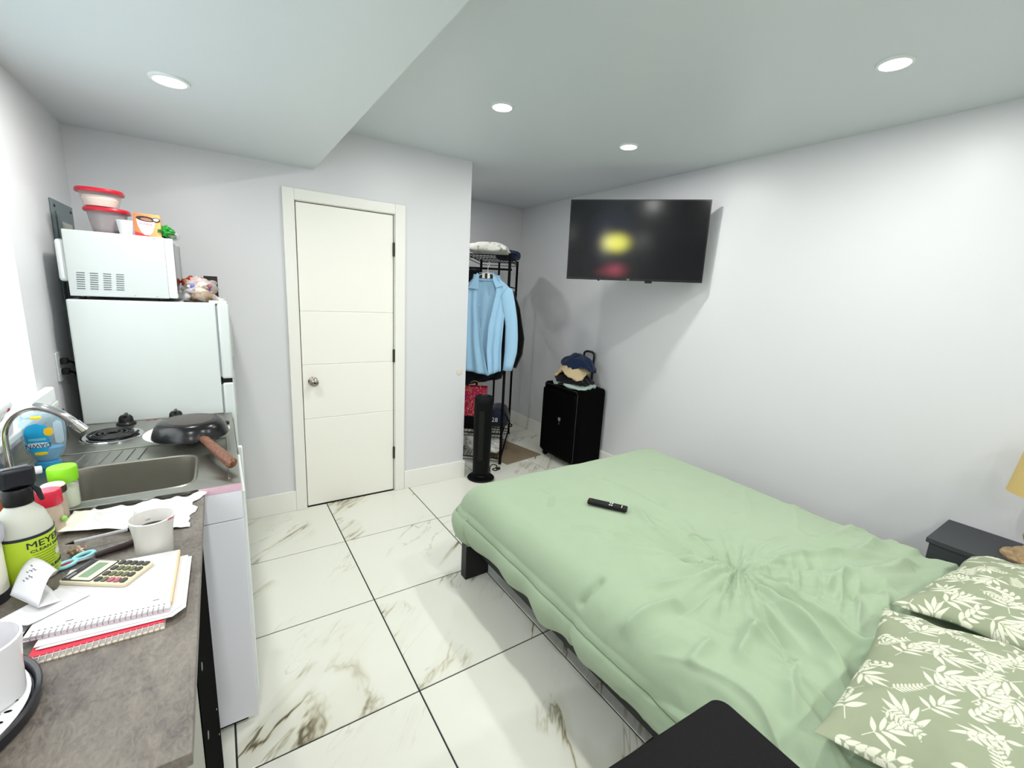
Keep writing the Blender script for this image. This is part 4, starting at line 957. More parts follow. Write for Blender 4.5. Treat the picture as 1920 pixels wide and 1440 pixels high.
# notebooks and papers
def spiral(p0, p1, z, n_, r, m, parent):
    P0, P1 = Vector(p0), Vector(p1)
    for k in range(n_):
        c_ = P0.lerp(P1, (k+.5)/n_); d_ = (P1-P0).normalized(); q = Vector((-d_.y, d_.x))
        pts = [(c_.x+q.x*(r*math.cos(a)+r*.35), c_.y+q.y*(r*math.cos(a)+r*.35), z+r*.75*math.sin(a)) for a in [2*math.pi*t/12 for t in range(12)]]
        MB().tube(pts, .0007, 5, closed=True).build('ring', m, parent)
WIRE = mat('wire_white', 'cfc6c0', .4, .4)
nb2 = thing('notebook', 'red spiral notebook at the bottom of the stack beside the near mug', 'notebook', (-.21, 1.05, ST))
Q2 = [(-.302, .943), (-.122, .938), (-.118, 1.15), (-.300, 1.155)]
MB().prism(Q2, ST, ST+.0015).build('back_cover', mat('notebook_cream', 'e9dfc8', .6), nb2, smooth=0)
MB().prism([(x+.001*(1 if x < -.2 else -1), y+.004*(1 if y < 1 else -1)) for x, y in Q2], ST+.0015, ST+.0095).build('pages', PAPER, nb2, smooth=0)
MB().prism([(x, y+(.006 if y < 1 else 0)) for x, y in Q2], ST+.0095, ST+.011).build('front_cover', mat('notebook_red', 'c8203a', .5), nb2, smooth=0)
spiral((-.300, .942), (-.124, .937), ST+.0065, 21, .0075, WIRE, nb2)
sp_ = thing('paper_stack', 'stack of loose white papers between the two spiral notebooks', 'papers', (-.2, 1.06, ST+.011))
for k, (dx_, dy_) in enumerate(((0, 0), (.004, -.003), (-.003, .004))):
    MB().prism([(-.297+dx_, .966+dy_), (-.114+dx_, .953+dy_), (-.094+dx_, .972+dy_), (-.091+dx_, 1.165+dy_), (-.28+dx_, 1.172+dy_)], ST+.0112+k*.0011, ST+.0120+k*.0011).build('sheet', PAPER, sp_, smooth=0)
nb1 = thing('notebook', 'open white spiral notebook on top of the stack, under the calculator', 'notebook', (-.21, 1.08, ST+.0148))
Z1 = ST+.0148
Q1 = [(-.318, .992), (-.114, .966), (-.110, 1.186), (-.298, 1.200)]
MB().prism(Q1, Z1, Z1+.001).build('back_cover', mat('notebook_pink', 'e9cdda', .6), nb1, smooth=0)
MB().prism([(x, y+.002) for x, y in Q1], Z1+.001, Z1+.0072).build('pages', PAPER, nb1, bevel=.0006, smooth=0)
MB().prism([(-.1155, .985), (-.112, .985), (-.1085, 1.182), (-.112, 1.184)], Z1+.0005, Z1+.0078).build('page_edge', mat('page_tan', 'dcb98f', .7), nb1, smooth=0)
spiral((-.312, .994), (-.120, .970), Z1+.004, 24, .0060, mat('wire_mauve', '9d8f98', .4, .4), nb1)
for k in range(24):
    P = Vector((-.312, .994)).lerp(Vector((-.120, .970)), (k+.5)/24)
    MB().box(P.x-.0016, P.x+.0016, P.y+.0115, P.y+.0145, Z1+.0071, Z1+.0075).build('punched_hole', GREYINK, nb1, smooth=0)
for k in range(22):
    y_ = 1.012+k*.008; MB().box(-.305, -.118, y_-.00025, y_+.00025, Z1+.0072, Z1+.00725).build('ruled_line', mat('rule_blue', 'c4c8d4', .8), nb1, smooth=0)
for x, y in ((-.262, 1.012), (-.138, 1.005)): MB().box(x-.005, x+.005, y-.0006, y+.0006, Z1+.0072, Z1+.0076).build('pen_mark', INK, nb1, smooth=0)
NZ = Z1+.0076
# calculator
ca_ = math.atan2(-.073, .113)
cl = thing('calculator', 'beige pocket calculator with dark keys lying on the notebook', 'calculator', (-.229, 1.146, NZ), rotz=ca_)
BEI = mat('beige_plastic', 'ddd3b4', .45)
MB().prism(rrect(-.067, .067, -.039, .039, .007), .0, .0085).build('body', BEI, cl, local=True, bevel=.002)
MB().prism(rrect(-.064, -.004, -.036, .036, .004), .0085, .0092).build('bezel', mat('calc_black', '17161f', .35), cl, local=True)
MB().prism(rrect(-.047, -.007, -.033, .033, .003), .0092, .0097).build('faceplate', mat('calc_cream', 'dcd8c2', .4), cl, local=True)
MB().prism(rrect(-.039, -.019, -.025, .025, .001), .0097, .0101).build('display', mat('lcd_green', '7f9a78', .25), cl, local=True)
MB().prism(rrect(-.060, -.052, -.002, .028, .001), .0092, .0096).build('solar_cell', mat('solar_dark', '3a3440', .2), cl, local=True)
MB().prism(rrect(-.059, -.053, -.030, -.010, .001), .0092, .0096).build('logo_strip', mat('logo_grey', '8b8b90', .4), cl, local=True)
KD = mat('key_dark', '3b3d38', .5); KO = mat('key_olive', '5f6348', .5); KR = mat('key_red', 'a5596a', .5)
for i in range(5):
    for j in range(4):
        x, y = .006+i*.0128, -.0285+j*.019
        m_ = KD if i in (0, 4) or j == 3 else KO
        if j == 0 and i in (2, 3): m_ = KR
        MB().prism(rrect(x-.0048, x+.0048, y-.0065, y+.0065, .002, 3), .0085, .0118).build('key', m_, cl, local=True, bevel=.0008)
# folded notes
ppr = thing('folded_note', 'folded handwritten note propped like a tent on the notebook', 'note', (-.335, 1.13, NZ))
def tent(u, v):
    p = lerp_quad([(-.366, 1.130, 0), (-.312, 1.060, 0), (-.300, 1.140, 0), (-.352, 1.222, 0)], u, v)
    return (p.x, p.y, NZ+.012+.030*math.sin(v*2.2)+.004*math.sin(u*3))
MB().grid(tent, 14, 14).build('raised_leaf', mat('note_grey', 'd9d9dc', .8), ppr, smooth=2, solid=.0005)
def tent2(u, v):
    p = lerp_quad([(-.366, 1.130, 0), (-.312, 1.060, 0), (-.285, 1.085, 0), (-.330, 1.170, 0)], u, v)
    return (p.x, p.y, NZ+.012-.011*v)
MB().grid(tent2, 8, 8).build('lower_leaf', mat('note_grey', 'd9d9dc', .8), ppr, smooth=2, solid=.0005)
for k in range(7):
    u0 = .25+.07*(k % 3); v0 = .28+.06*k; pts = [tent(min(.95, u0+.035*t), v0+.012*math.sin(t*2.1+k)) for t in range(3+k % 3)]
    MB().tube([(x, y, z+.0008) for x, y, z in pts], .0007, 4).build('handwriting', mat('pencil', '6a6a72', .8), ppr)
sheet('envelope', 'small white envelope lying on the notebook under the folded note', 'envelope', [(-.372, 1.06), (-.318, 1.026), (-.246, 1.080), (-.300, 1.135)], NZ+.0006, amp=.0015, seed=12)
sheet('loose_sheet', 'loose white sheet at the wall side of the notebook stack', 'paper', [(-.455, 1.02), (-.33, 1.005), (-.315, 1.09), (-.45, 1.12)], ST+.004, amp=.010, seed=21)

# pen, knife, scissors
pe = thing('pen', 'clear ballpoint pen with black ends lying on the receipt', 'pen', (-.27, 1.345, ST+.018))
pA, pB = Vector((-.332, 1.334, ST+.0205)), Vector((-.208, 1.353, ST+.0205))
MB().tube([pA.lerp(pB, .10), pA.lerp(pB, .88)], .0040, 10).build('barrel', seethrough('pen_clear', 'd8d8dc', .6), pe)
MB().tube([pA.lerp(pB, .08), pA.lerp(pB, .90)], .0016, 8).build('refill', INK, pe)
MB().tube([pA.lerp(pB, .88), pB], .0048, 10).build('cap', BLACK, pe)
MB().tube([pA, pA.lerp(pB, .06), pA.lerp(pB, .12)], [.0006, .0025, .0048], 10).build('tip', BLACK, pe)
kf_ = thing('knife', 'kitchen knife with dark handle lying beside the mug', 'knife', (-.245, 1.283, ST))
MB().tube([(-.272, 1.272, ST+.008), (-.245, 1.281, ST+.009), (-.215, 1.293, ST+.009), (-.200, 1.299, ST+.008)], [.0065, .0075, .008, .006], 10).build('handle', mat('dark_maroon', '2a1418', .4), kf_)
MB().prism([(-.274, 1.268), (-.272, 1.277), (-.36, 1.262), (-.35, 1.246)], ST+.006, ST+.0075).build('blade', CHROME, kf_, smooth=0)
sc_ = thing('scissors', 'scissors with pale blue handles lying beside the spray bottle', 'scissors', (-.30, 1.27, ST))
CY_ = mat('pale_blue_plastic', '8fd3dc', .4)
for cx, cy, an in ((-.293, 1.288, .6), (-.318, 1.262, .7)):
    pts = [(cx+.018*math.cos(t)*math.cos(an)-.011*math.sin(t)*math.sin(an), cy+.018*math.cos(t)*math.sin(an)+.011*math.sin(t)*math.cos(an), ST+.006) for t in [2*math.pi*k/20 for k in range(20)]]
    MB().tube(pts, .0042, 8, closed=True).build('finger_loop', CY_, sc_)
for d_ in (.004, -.004): MB().prism([(-.276+d_, 1.296), (-.270+d_, 1.291), (-.205, 1.315+d_), (-.207, 1.318+d_)], ST+.004+abs(d_)*.2, ST+.006+d_*.1).build('blade', CHROME, sc_, smooth=0)
blob('garlic_bulb', 'small papery brown onion skin lump beside the spray bottle', 'vegetable', (-.308, 1.312, ST+.010), (.016, .012, .011), 6, .35, patch_mat('onion_skin', [(.4, '7a5a44'), (.55, 'b29a80'), (.62, 'f0ece4')], 60), flat_z=ST+.0005, sc=2.5, nu=18, nv=12)

# bottles
def bottle(name, label, c_, prof, m, cat='bottle'):
    t = thing(name, label, cat, c_); MB().lathe(prof, c_, 40).build('body', m, t); return t
cm = (-.369, 1.252, ST)
FROST = seethrough('frosted_plastic', 'dfe2d6', .72, .4)
me_ = bottle('spray_bottle', 'frosted spray bottle with lime green label and black trigger head', cm, [(.040, 0), (.044, .004), (.0445, .105), (.043, .118), (.034, .148), (.0215, .165), (.0195, .182), (.001, .183)], FROST)
MB().lathe([(.0450, .010), (.0452, .011), (.0452, .104), (.0450, .105)], cm, 48, cap=(False, False)).build('label', mat('lime_label', 'b3cf2e', .45), me_)
MB().lathe([(.0451, .103), (.0455, .1035), (.0455, .109), (.0449, .1095)], cm, 48, cap=(False, False)).build('label_band', mat('label_dark', '17202e', .45), me_)
Mm = T(*cm)
# lettering runs round the bottle, starting on the side that faces the room
a0 = -math.pi/2+.62
text("MEYER'S", .0200, mat('label_dark', '17202e', .45), me_, Mm @ T(0, 0, .089), wrap=(.0453, a0+.55), bold=1.15)
text('CLEAN DAY', .0085, mat('label_dark', '17202e', .45), me_, Mm @ T(0, 0, .0755), wrap=(.0453, a0+.42), bold=1.35)
for k in range(6):
    wd_ = (.052, .050, .034, .040, .030, .038)[k]; zz = .068-.0058*k
    text('-'*int(wd_/.0021), .0058, mat('label_olive', '5c6a14', .5), me_, Mm @ T(0, 0, zz), wrap=(.0453, a0+.30), name='small_print')
text('MULTI-SURFACE', .0098, mat('label_dark', '17202e', .45), me_, Mm @ T(0, 0, .029), wrap=(.0453, a0+.42), bold=1.05)
text('- -- --- -- ----', .0060, mat('label_olive', '5c6a14', .5), me_, Mm @ T(0, 0, .020), wrap=(.0453, a0+.35))
rd = [(.0080*math.cos(t*math.pi/10), .0080*math.sin(t*math.pi/10)) for t in range(20)]
MB().add([((.0457)*math.cos(a0+.85+x/.0453), (.0457)*math.sin(a0+.85+x/.0453), .054+z) for x, z in rd], [tuple(range(20))], 0, Mm).build('round_badge', PAPER, me_, smooth=0)
MB().lathe([(.0225, .170), (.0225, .200), (.020, .204), (.001, .204)], cm, 28).build('collar', BLACK, me_)
hdm = mat('trigger_black', '10141c', .35)
MB().box(-.024, .030, -.013, .013, .204, .248, M=Mm @ RZ(.45)).build('spray_head', hdm, me_, bevel=.008, seg=3)
MB().box(-.055, -.020, -.012, .012, .215, .246, M=Mm @ RZ(.45)).build('head_back', hdm, me_, bevel=.006)
MB().tube([(.026, 0, .232), (.040, 0, .231)], [.009, .008], 12, M=Mm @ RZ(.45)).build('nozzle', PLAST, me_)
MB().tube([(.018, 0, .206), (.030, 0, .19), (.034, 0, .165)], [.006, .005, .004], 8, M=Mm @ RZ(.45)).build('trigger', hdm, me_)
cg = (-.420, 1.185, ST)
g_ = bottle('supplement_bottle', 'white bottle with a domed grey lid beside the spray bottle', cg, [(.034, 0), (.037, .004), (.037, .112), (.030, .124), (.026, .128)], mat('cream_bottle', 'e3e2d4', .4))
MB().lathe([(.0405, .122), (.0425, .126), (.043, .150), (.040, .164), (.030, .172), (.001, .175)], cg, 40).build('lid', mat('grey_lid', 'b9bac6', .45), g_)
MB().lathe([(.0372, .0), (.0376, .001), (.0376, .020), (.0372, .021)], cg, 40, cap=(False, False)).build('label_band', mat('label_charcoal', '23242a', .5), g_)
co = (-.468, 1.43, ST)
o_ = bottle('syrup_bottle', 'amber bottle with an orange cap at the wall behind the spray bottle', co, [(.026, 0), (.028, .003), (.028, .080), (.018, .110), (.014, .125)], mat('amber', '8a4a1c', .25))
MB().lathe([(.0285, .02), (.0287, .078)], co, 32, cap=(False, False)).build('label', mat('cream_label', 'efe2b8', .5), o_)
MB().lathe([(.022, .122), (.023, .126), (.022, .150), (.015, .158), (.001, .158)], co, 28).build('cap', mat('orange_cap', 'c9662a', .4), o_)
def jar(label, c_, r, h_, lidh, lidm, bodym, fillm, group='spice jars by the sink'):
    t = thing('spice_jar', label, 'jar', c_, group)
    MB().lathe([(r*.92, 0), (r*.97, .003), (r*.97, h_-.012), (r*.85, h_)], c_, 30).build('glass', bodym, t)
    MB().lathe([(r*.88, .003), (r*.90, h_*.72), (.001, h_*.74)], c_, 26).build('contents', fillm, t)
    MB().lathe([(r, h_-.004), (r*1.04, h_-.002), (r*1.04, h_+lidh-.003), (r*.98, h_+lidh), (.001, h_+lidh)], c_, 36).build('lid', lidm, t)
    return t
CJ = seethrough('jar_clear', 'e2e6dc', .35, .1)
jg = jar('tall clear spice jar with a bright green lid beside the sink', (-.378, 1.588, KZ+.0005), .029, .078, .036, mat('lime_lid', '86d21c', .4), CJ, mat('pale_herb', 'd6dcc6', .8))
jb = jar('clear jar of tan spice with a white-topped dark lid, between two coloured lids', (-.384, 1.522, ST), .024, .086, .014, mat('dark_brown_lid', '3a1c18', .4), CJ, mat('tan_spice', 'b07a4c', .8))
MB().lathe([(.0238, .1005), (.022, .104), (.001, .105)], (-.384, 1.522, ST), 28).build('lid_top', mat('lid_cream', 'ecdfca', .5), jb)
jr = jar('clear jar of pale spice with a red flip lid', (-.376, 1.452, ST), .0225, .083, .033, mat('red_flip_lid', 'cf1f3c', .35), CJ, mat('peach_spice', 'd9a98a', .8))
MB().lathe([(.020, .1165), (.016, .1185), (.001, .1185)], (-.376, 1.452, ST), 28).build('lid_top', mat('rose_lid', 'c7566c', .4), jr)
MB().sphere((-.352, 1.440, ST+.040), .006, .008, .008, 10, 8).build('leaf_sticker', mat('sticker_green', '8fc35a', .5), jr)

# ================================================================== ALCOVE: RACK AND CLOTHES
Fp = Vector((2.085, 3.236, 0)); uD = Vector((.612, .791, 0)); rD = Vector((.791, -.612, 0))
def rk(s_, off, z): p = Fp+rD*s_+uD*off; return (p.x, p.y, z)
MR = Matrix(((rD.x, uD.x, 0, Fp.x), (rD.y, uD.y, 0, Fp.y), (0, 0, 1, 0), (0, 0, 0, 1)))   # local x = s, y = depth, z up
rack = thing('garment_rack', 'black wire garment rack with shelves in the alcove', 'clothes rack', tuple(Fp), M=MR)
RD, RL = .38, .92
for s_ in (-RD, 0):
    for o_2 in (0, RL):
        MB().tube([(s_, o_2, .012), (s_, o_2, 1.875)], .0125, 10).build('post', BLACKM, rack, local=True)
        MB().lathe([(.016, 0), (.016, .012)], (s_, o_2, 0), 10).build('foot', BLACK, rack, local=True)
MB().tube([(-RD/2, RL, .30), (-RD/2, RL, 1.86)], .0105, 8).build('centre_post', BLACKM, rack, local=True)
for z in (.055, .285, 1.855):
    b_ = MB()
    for s_ in (-RD, 0): b_.tube([(s_, 0, z), (s_, RL, z)], .005, 6).tube([(s_, 0, z-.03), (s_, RL, z-.03)], .0035, 6)
    for o_2 in (0, RL): b_.tube([(-RD, o_2, z), (0, o_2, z)], .005, 6).tube([(-RD, o_2, z-.03), (0, o_2, z-.03)], .0035, 6)
    for k in range(1, 12): b_.tube([(-RD+RD*k/12, 0, z+.002), (-RD+RD*k/12, RL, z+.002)], .0022, 5)
    for k in range(1, 5): b_.tube([(-RD, RL*k/5, z-.002), (0, RL*k/5, z-.002)], .003, 5)
    sh = b_.build('shelf', BLACKM, rack, local=True); sh['kind'] = 'stuff'
MB().tube([(-RD, .0, 1.742), (.02, .0, 1.742)], .009, 10).build('hanging_rod', BLACKM, rack, local=True)
MB().tube([(0, 0, 1.60), (0, RL, 1.60)], .006, 6).build('side_bar', BLACKM, rack, local=True)
MB().tube([(0, 0, 1.56), (0, RL, 1.56)], .006, 6).build('side_bar', BLACKM, rack, local=True)
pillow('white pillow with dark leaf print lying on top of the garment rack', T(*rk(-.205, .20, 1.905)) @ RZ(math.atan2(rD.y, rD.x)), .185, .20, .075, 3, field=False, material=patch_mat('pillow_leafdark', [(.60, 'f3f2ea'), (.66, '8a8f86'), (.70, 'f0f0e8')], 14, .8), n=(50, 40))
def cloth_lump(name, label, cat, c_, r, seed, m, amp=.22, M=None, sc=2.4, flat=True, group=None, nu=44, nv=26):
    def fn(d):
        q = 1/((abs(d.x)**3.5+abs(d.y)**3.5+abs(d.z)**3.5)**(1/3.5))
        return q*.92*(1+amp*n3(d, sc, seed))
    b_ = MB().sphere((0, 0, 0), *r, nu, nv, fn=fn)
    if flat: b_.v = [(x, y, max(z, -r[2])) for x, y, z in b_.v]
    o = b_.build(name, m, local=True, smooth=2.0); o.matrix_world = T(*c_) @ (M or Matrix())
    return tag(o, label, cat, group)
DENIM = cloth_mat('navy_denim', '16294a', bump=.4)
cloth_lump('folded_jeans', 'folded navy jeans on the top shelf of the rack behind the white pillow', 'jeans', rk(-.075, .67, 1.909), (.125, .22, .048), 4, DENIM, M=RZ(math.atan2(rD.y, rD.x)))
# garments: panels between a left and a right edge line, with folds
def panel(b_, left, right, off, fold=.012, nf=3., ph=0., nu=22, nv=34, tuck=0., mi=0):
    zl = [p[1] for p in left][::-1]; sl = [p[0] for p in left][::-1]; zr = [p[1] for p in right][::-1]; sr = [p[0] for p in right][::-1]
    def fn(u, v):
        z_l = left[0][1]+(left[-1][1]-left[0][1])*v; z_r = right[0][1]+(right[-1][1]-right[0][1])*v
        a = np.interp(z_l, zl, sl); c_ = np.interp(z_r, zr, sr); z = z_l*(1-u)+z_r*u
        d_ = fold*(.25+.75*v)*math.sin(u*nf*2*math.pi+ph+1.5*v)+.006*float(fbm(u*3+ph, v*4, 2))+tuck*(2*abs(u-.5))**3
        return (a+(c_-a)*u, off+d_, z)
    b_.grid(fn, nu, nv, mi); return b_
SKY = cloth_mat('light_blue_cotton', 'a3cdea', bump=.15); SKYD = cloth_mat('light_blue_inside', '9cc3de', bump=.15)
sh_ = thing('dress_shirt', 'light blue button-up dress shirt on a hanger at the end of the rack', 'shirt', rk(-.19, -.06, .83), M=MR)
panel(MB(), [(-.30, 1.69), (-.33, 1.55), (-.33, .90)], [(-.08, 1.69), (-.03, 1.58), (-.05, .90)], -.030, .010, 3.5, 1.).build('back', SKYD, sh_, local=True, smooth=2, solid=.0012)
panel(MB(), [(-.268, 1.69), (-.36, 1.585), (-.375, 1.2), (-.37, .872)], [(-.250, 1.69), (-.248, 1.42), (-.20, 1.1), (-.134, .832)], -.062, .012, 2.4, .4).build('front_panel', SKY, sh_, local=True, smooth=2, solid=.0012)
panel(MB(), [(-.118, 1.695), (-.10, 1.56), (-.155, 1.26), (-.160, 1.05), (-.136, .835)], [(-.105, 1.690), (.012, 1.590), (-.020, 1.345), (-.030, 1.1), (-.026, .882)], -.066, .010, 2.2, 2.6).build('front_panel', SKY, sh_, local=True, smooth=2, solid=.0012)
def sleeve(pts_o, pts_i, off, name):
    b_ = MB(); n_ = 20; seg = 14; vs = []; fs = []
    for k in range(n_):
        t = k/(n_-1); q = t*(len(pts_o)-1); i = min(int(q), len(pts_o)-2); f_ = q-i
        o1 = [pts_o[i][j]*(1-f_)+pts_o[i+1][j]*f_ for j in (0, 1)]; i1 = [pts_i[i][j]*(1-f_)+pts_i[i+1][j]*f_ for j in (0, 1)]
        cx, cz = (o1[0]+i1[0])/2, (o1[1]+i1[1])/2; hx, hz = (o1[0]-i1[0])/2, (o1[1]-i1[1])/2
        for s_ in range(seg):
            a = 2*math.pi*s_/seg; w_ = 1+.10*math.sin(3*a+t*9)
            vs.append((cx+hx*math.cos(a), off+.024*math.sin(a)*w_, cz+hz*math.cos(a)))
    fs = [(k*seg+s_, k*seg+(s_+1) % seg, (k+1)*seg+(s_+1) % seg, (k+1)*seg+s_) for k in range(n_-1) for s_ in range(seg)]
    return b_.add(vs, fs).build(name, SKY, sh_, local=True, smooth=2, solid=.0012)
sleeve([(.002, 1.60), (.040, 1.578), (.070, 1.45), (.093, 1.33), (.106, 1.18), (.106, 1.056), (.070, .890)], [(-.06, 1.52), (-.055, 1.45), (-.030, 1.38), (-.006, 1.28), (-.004, 1.18), (-.002, 1.06), (-.010, .888)], -.058, 'sleeve')
sleeve([(-.38, 1.60), (-.41, 1.578), (-.44, 1.45), (-.46, 1.33), (-.47, 1.18), (-.47, 1.056), (-.44, .890)], [(-.32, 1.52), (-.325, 1.45), (-.35, 1.38), (-.37, 1.28), (-.375, 1.18), (-.375, 1.06), (-.37, .888)], -.058, 'sleeve')
def flapo(pts, off, name, m):
    n_ = len(pts); return MB().add([(x, off, z) for x, z in pts]+[(x, off+.003, z) for x, z in pts], [tuple(range(n_)), tuple(range(n_, 2*n_))[::-1]]+[(i, (i+1) % n_, n_+(i+1) % n_, n_+i) for i in range(n_)]).build(name, m, sh_, local=True, smooth=0)
flapo([(-.262, 1.700), (-.245, 1.690), (-.246, 1.566), (-.330, 1.572), (-.285, 1.66)], -.084, 'collar', SKY)
flapo([(-.128, 1.700), (-.105, 1.665), (-.042, 1.606), (-.100, 1.588), (-.128, 1.650)], -.084, 'collar', SKY)
flapo([(-.250, 1.705), (-.125, 1.708), (-.125, 1.640), (-.250, 1.640)], -.040, 'collar_back', SKYD)
for k, (x, m_) in enumerate(((-.236, '1a1a1a'), (-.212, 'e9e2d0'), (-.190, '2a211c'), (-.168, 'f0ede4'), (-.146, '1e1a18'))):
    flapo([(x-.012, 1.700), (x+.012, 1.701), (x+.012, 1.660), (x-.012, 1.660)], -.046-.0005*k, 'collar_label', mat('check_'+m_, m_, .7))
for k in range(6): MB().lathe([(.004, 0), (.004, .0015), (.001, .002)], seg=10, M=T(-.235+.012*k, -.078, 1.44-.1*k) @ RX(math.pi/2)).build('button', PAPER, sh_, local=True)
hg = thing('coat_hanger', 'white wire coat hanger holding the light blue shirt', 'hanger', rk(-.19, -.05, 1.6), M=MR)
MB().tube(smooth_path([(-.175, -.048, 1.70), (-.178, -.045, 1.745), (-.165, -.035, 1.78), (-.172, -.010, 1.795), (-.188, .012, 1.785), (-.192, .018, 1.765)], 4), .0022, 6).build('hook', PLAST, hg, local=True)
MB().tube(smooth_path([(-.35, -.048, 1.60), (-.26, -.048, 1.675), (-.18, -.048, 1.705), (-.10, -.048, 1.675), (.0, -.048, 1.60)], 4), .003, 6).build('shoulder_bar', PLAST, hg, local=True)
JK = cloth_mat('black_wool', '0c0c10', bump=.3); NVY = cloth_mat('dark_navy_wool', '10131f', bump=.3)
jk = thing('black_jacket', 'black jacket hanging behind the light blue shirt', 'jacket', rk(-.1, .16, .7), M=MR)
panel(MB(), [(-.34, 1.60), (-.36, 1.2), (-.36, .70)], [(.02, 1.585), (.08, 1.41), (.06, 1.1), (-.04, .775)], .13, .016, 3, 0.).build('body', JK, jk, local=True, smooth=2, solid=.012)
panel(MB(), [(-.02, 1.56), (.01, 1.3), (.02, 1.0), (.03, .89)], [(.030, 1.571), (.094, 1.412), (.147, 1.153), (.136, 1.007), (.085, .88)], .16, .012, 1.4, .5).build('sleeve', JK, jk, local=True, smooth=2, solid=.03)
MB().tube([(-.16, .15, 1.58), (-.16, .15, 1.70), (-.15, .13, 1.735)], .003, 6).build('hanger_hook', CHROME, jk, local=True)
tr_ = thing('dark_trousers', 'dark navy trousers hanging at the wall side of the rack', 'trousers', rk(-.31, .05, .7), M=MR)
panel(MB(), [(-.375, 1.735), (-.375, .70)], [(-.262, 1.735), (-.20, 1.2), (-.10, .80)], .060, .012, 2, 1.).build('legs', NVY, tr_, local=True, smooth=2, solid=.014)
# gift bag, backpack, black bag on the lower shelf
gft = thing('gift_bag', 'magenta gift bag with gold pattern on the lower rack shelf', 'gift bag', rk(-.265, .10, .292), M=MR @ T(-.265, .10, .292))
MAG = patch_mat('magenta_gold', [(.57, 'b31250'), (.61, 'd8a33c'), (.65, 'e0b860'), (.69, 'b31250')], 26, .4, 2.5)
MB().add([(-.095, -.04, .13), (.095, -.04, .13), (.10, .04, .13), (-.10, .04, .13), (-.090, -.045, .405), (.105, -.045, .405), (.105, .045, .405), (-.090, .045, .405)], [(0, 1, 5, 4), (1, 2, 6, 5), (2, 3, 7, 6), (3, 0, 4, 7), (3, 2, 1, 0)]).build('bag', MAG, gft, local=True, smooth=0, solid=.002)
MB().tube(smooth_path([(-.05, -.046, .39), (-.045, -.05, .44), (0, -.055, .465), (.045, -.05, .44), (.05, -.046, .39)], 4), .003, 6).build('handle', mat('gold_cord', 'c79a3c', .4), gft, local=True)
MB().box(-.10, .10, -.05, .06, .004, .129).build('base_box', BLACKM, gft, local=True, bevel=.01)
bp_ = thing('backpack', 'navy backpack with a white number on the lower rack shelf', 'backpack', rk(-.05, .26, .292), M=MR @ T(-.055, .25, .292))
BPN = cloth_mat('navy_nylon', '141c30', bump=.2, rough=.6)
def bpf(d):
    q = 1/((abs(d.x)**3+abs(d.y)**3+abs(d.z)**3)**(1/3)); return q*(1+.08*n3(d, 2.5, 9))
b_ = MB().sphere((0, 0, .105), .105, .16, .105, 34, 20, fn=bpf); b_.v = [(x*(1.15-.35*(z/.2)), y, max(z, .003)) for x, y, z in b_.v]
b_.build('pack', BPN, bp_, local=True, smooth=2)
MB().tube(smooth_path([(.03, -.13, .19), (.085, -.12, .13), (.118, -.10, .06), (.135, -.09, .045), (.13, -.08, .025), (.10, -.09, .02)], 4), .006, 6).build('strap', BLACKM, bp_, local=True)
text('28', .060, PAPER, bp_, T(-.020, -.166, .100) @ RX(math.pi/2), local=True)
# bottom shelf
WC = mat('crumpled_white', 'cfcfcb', .7, noise=.15, nscale=25)
cloth_lump('white_tote', 'grey-white folded bag on the bottom rack shelf beside the fan', 'bag', rk(-.30, .16, .152), (.055, .13, .085), 31, WC, .30, RZ(math.atan2(rD.y, rD.x)))
cloth_lump('white_towel', 'folded white towel on the bottom rack shelf near the rug', 'towel', rk(-.085, .17, .115), (.075, .13, .048), 33, mat('towel_white', 'e6e5de', .85, bump=.4, bscale=200), .22, RZ(math.atan2(rD.y, rD.x)))
# rug
tag(MB().add([(2.136, 3.188, .001), (2.579, 3.259, .001), (2.462, 3.845, .001), (2.02, 3.775, .001), (2.138, 3.191, .0085), (2.576, 3.261, .0085), (2.460, 3.842, .0085), (2.023, 3.772, .0085)], [(3, 2, 1, 0), (4, 5, 6, 7), (0, 1, 5, 4), (1, 2, 6, 5), (2, 3, 7, 6), (3, 0, 4, 7)]).build('doormat', mat('brown_rug', '8a7a62', .95, noise=.12, nscale=40, bump=.6, bscale=300), origin=(2.3, 3.5, 0), smooth=0), 'small brown rug on the alcove floor under the rack', 'rug')
# tower fan
fn_ = thing('tower_fan', 'slim black tower fan standing in front of the rack', 'fan', (1.778, 3.048, 0))
FB = mat('fan_black', '070a0a', .45, spec=.15)
cf = (1.778, 3.048, 0)
Mf = T(*cf) @ RZ(-.55)
MB().lathe([(.112, 0), (.115, .006), (.108, .014), (.060, .024), (.045, .05)], (0, 0, 0), 40, M=Mf).build('base', FB, fn_)
MB().lathe([(.062, .045), (.070, .055), (.074, .30), (.076, .66), (.074, .70), (.066, .712), (.001, .716)], (0, 0, 0), 40, M=Mf, pw=3, sy=.95).build('housing', FB, fn_)
MB().box(-.030, .012, -.0735, -.060, .18, .60, M=Mf).build('grille', mat('grille_black', '030404', .6), fn_, smooth=0)
sl0 = None
for k in range(34):
    if sl0 is None:
        o = MB().box(-.030, .012, -.0745, -.0725, 0, .004, M=Mf @ T(0, 0, .185)).build('grille_bar', FB, fn_, smooth=0); sl0 = o.data
    else:
        o = bpy.data.objects.new('grille_bar', sl0); COL.objects.link(o); o.parent = fn_
    o.location = (0, 0, k*.0122)
MB().lathe([(.030, .7165), (.029, .7185), (.001, .7185)], (0, 0, 0), 24, M=Mf).build('control_dial', mat('dial_black', '1e2322', .3), fn_)
cb = thing('power_cable', 'black power cable with a plug lying on the floor beside the fan', 'cable', (1.98, 3.14, 0))
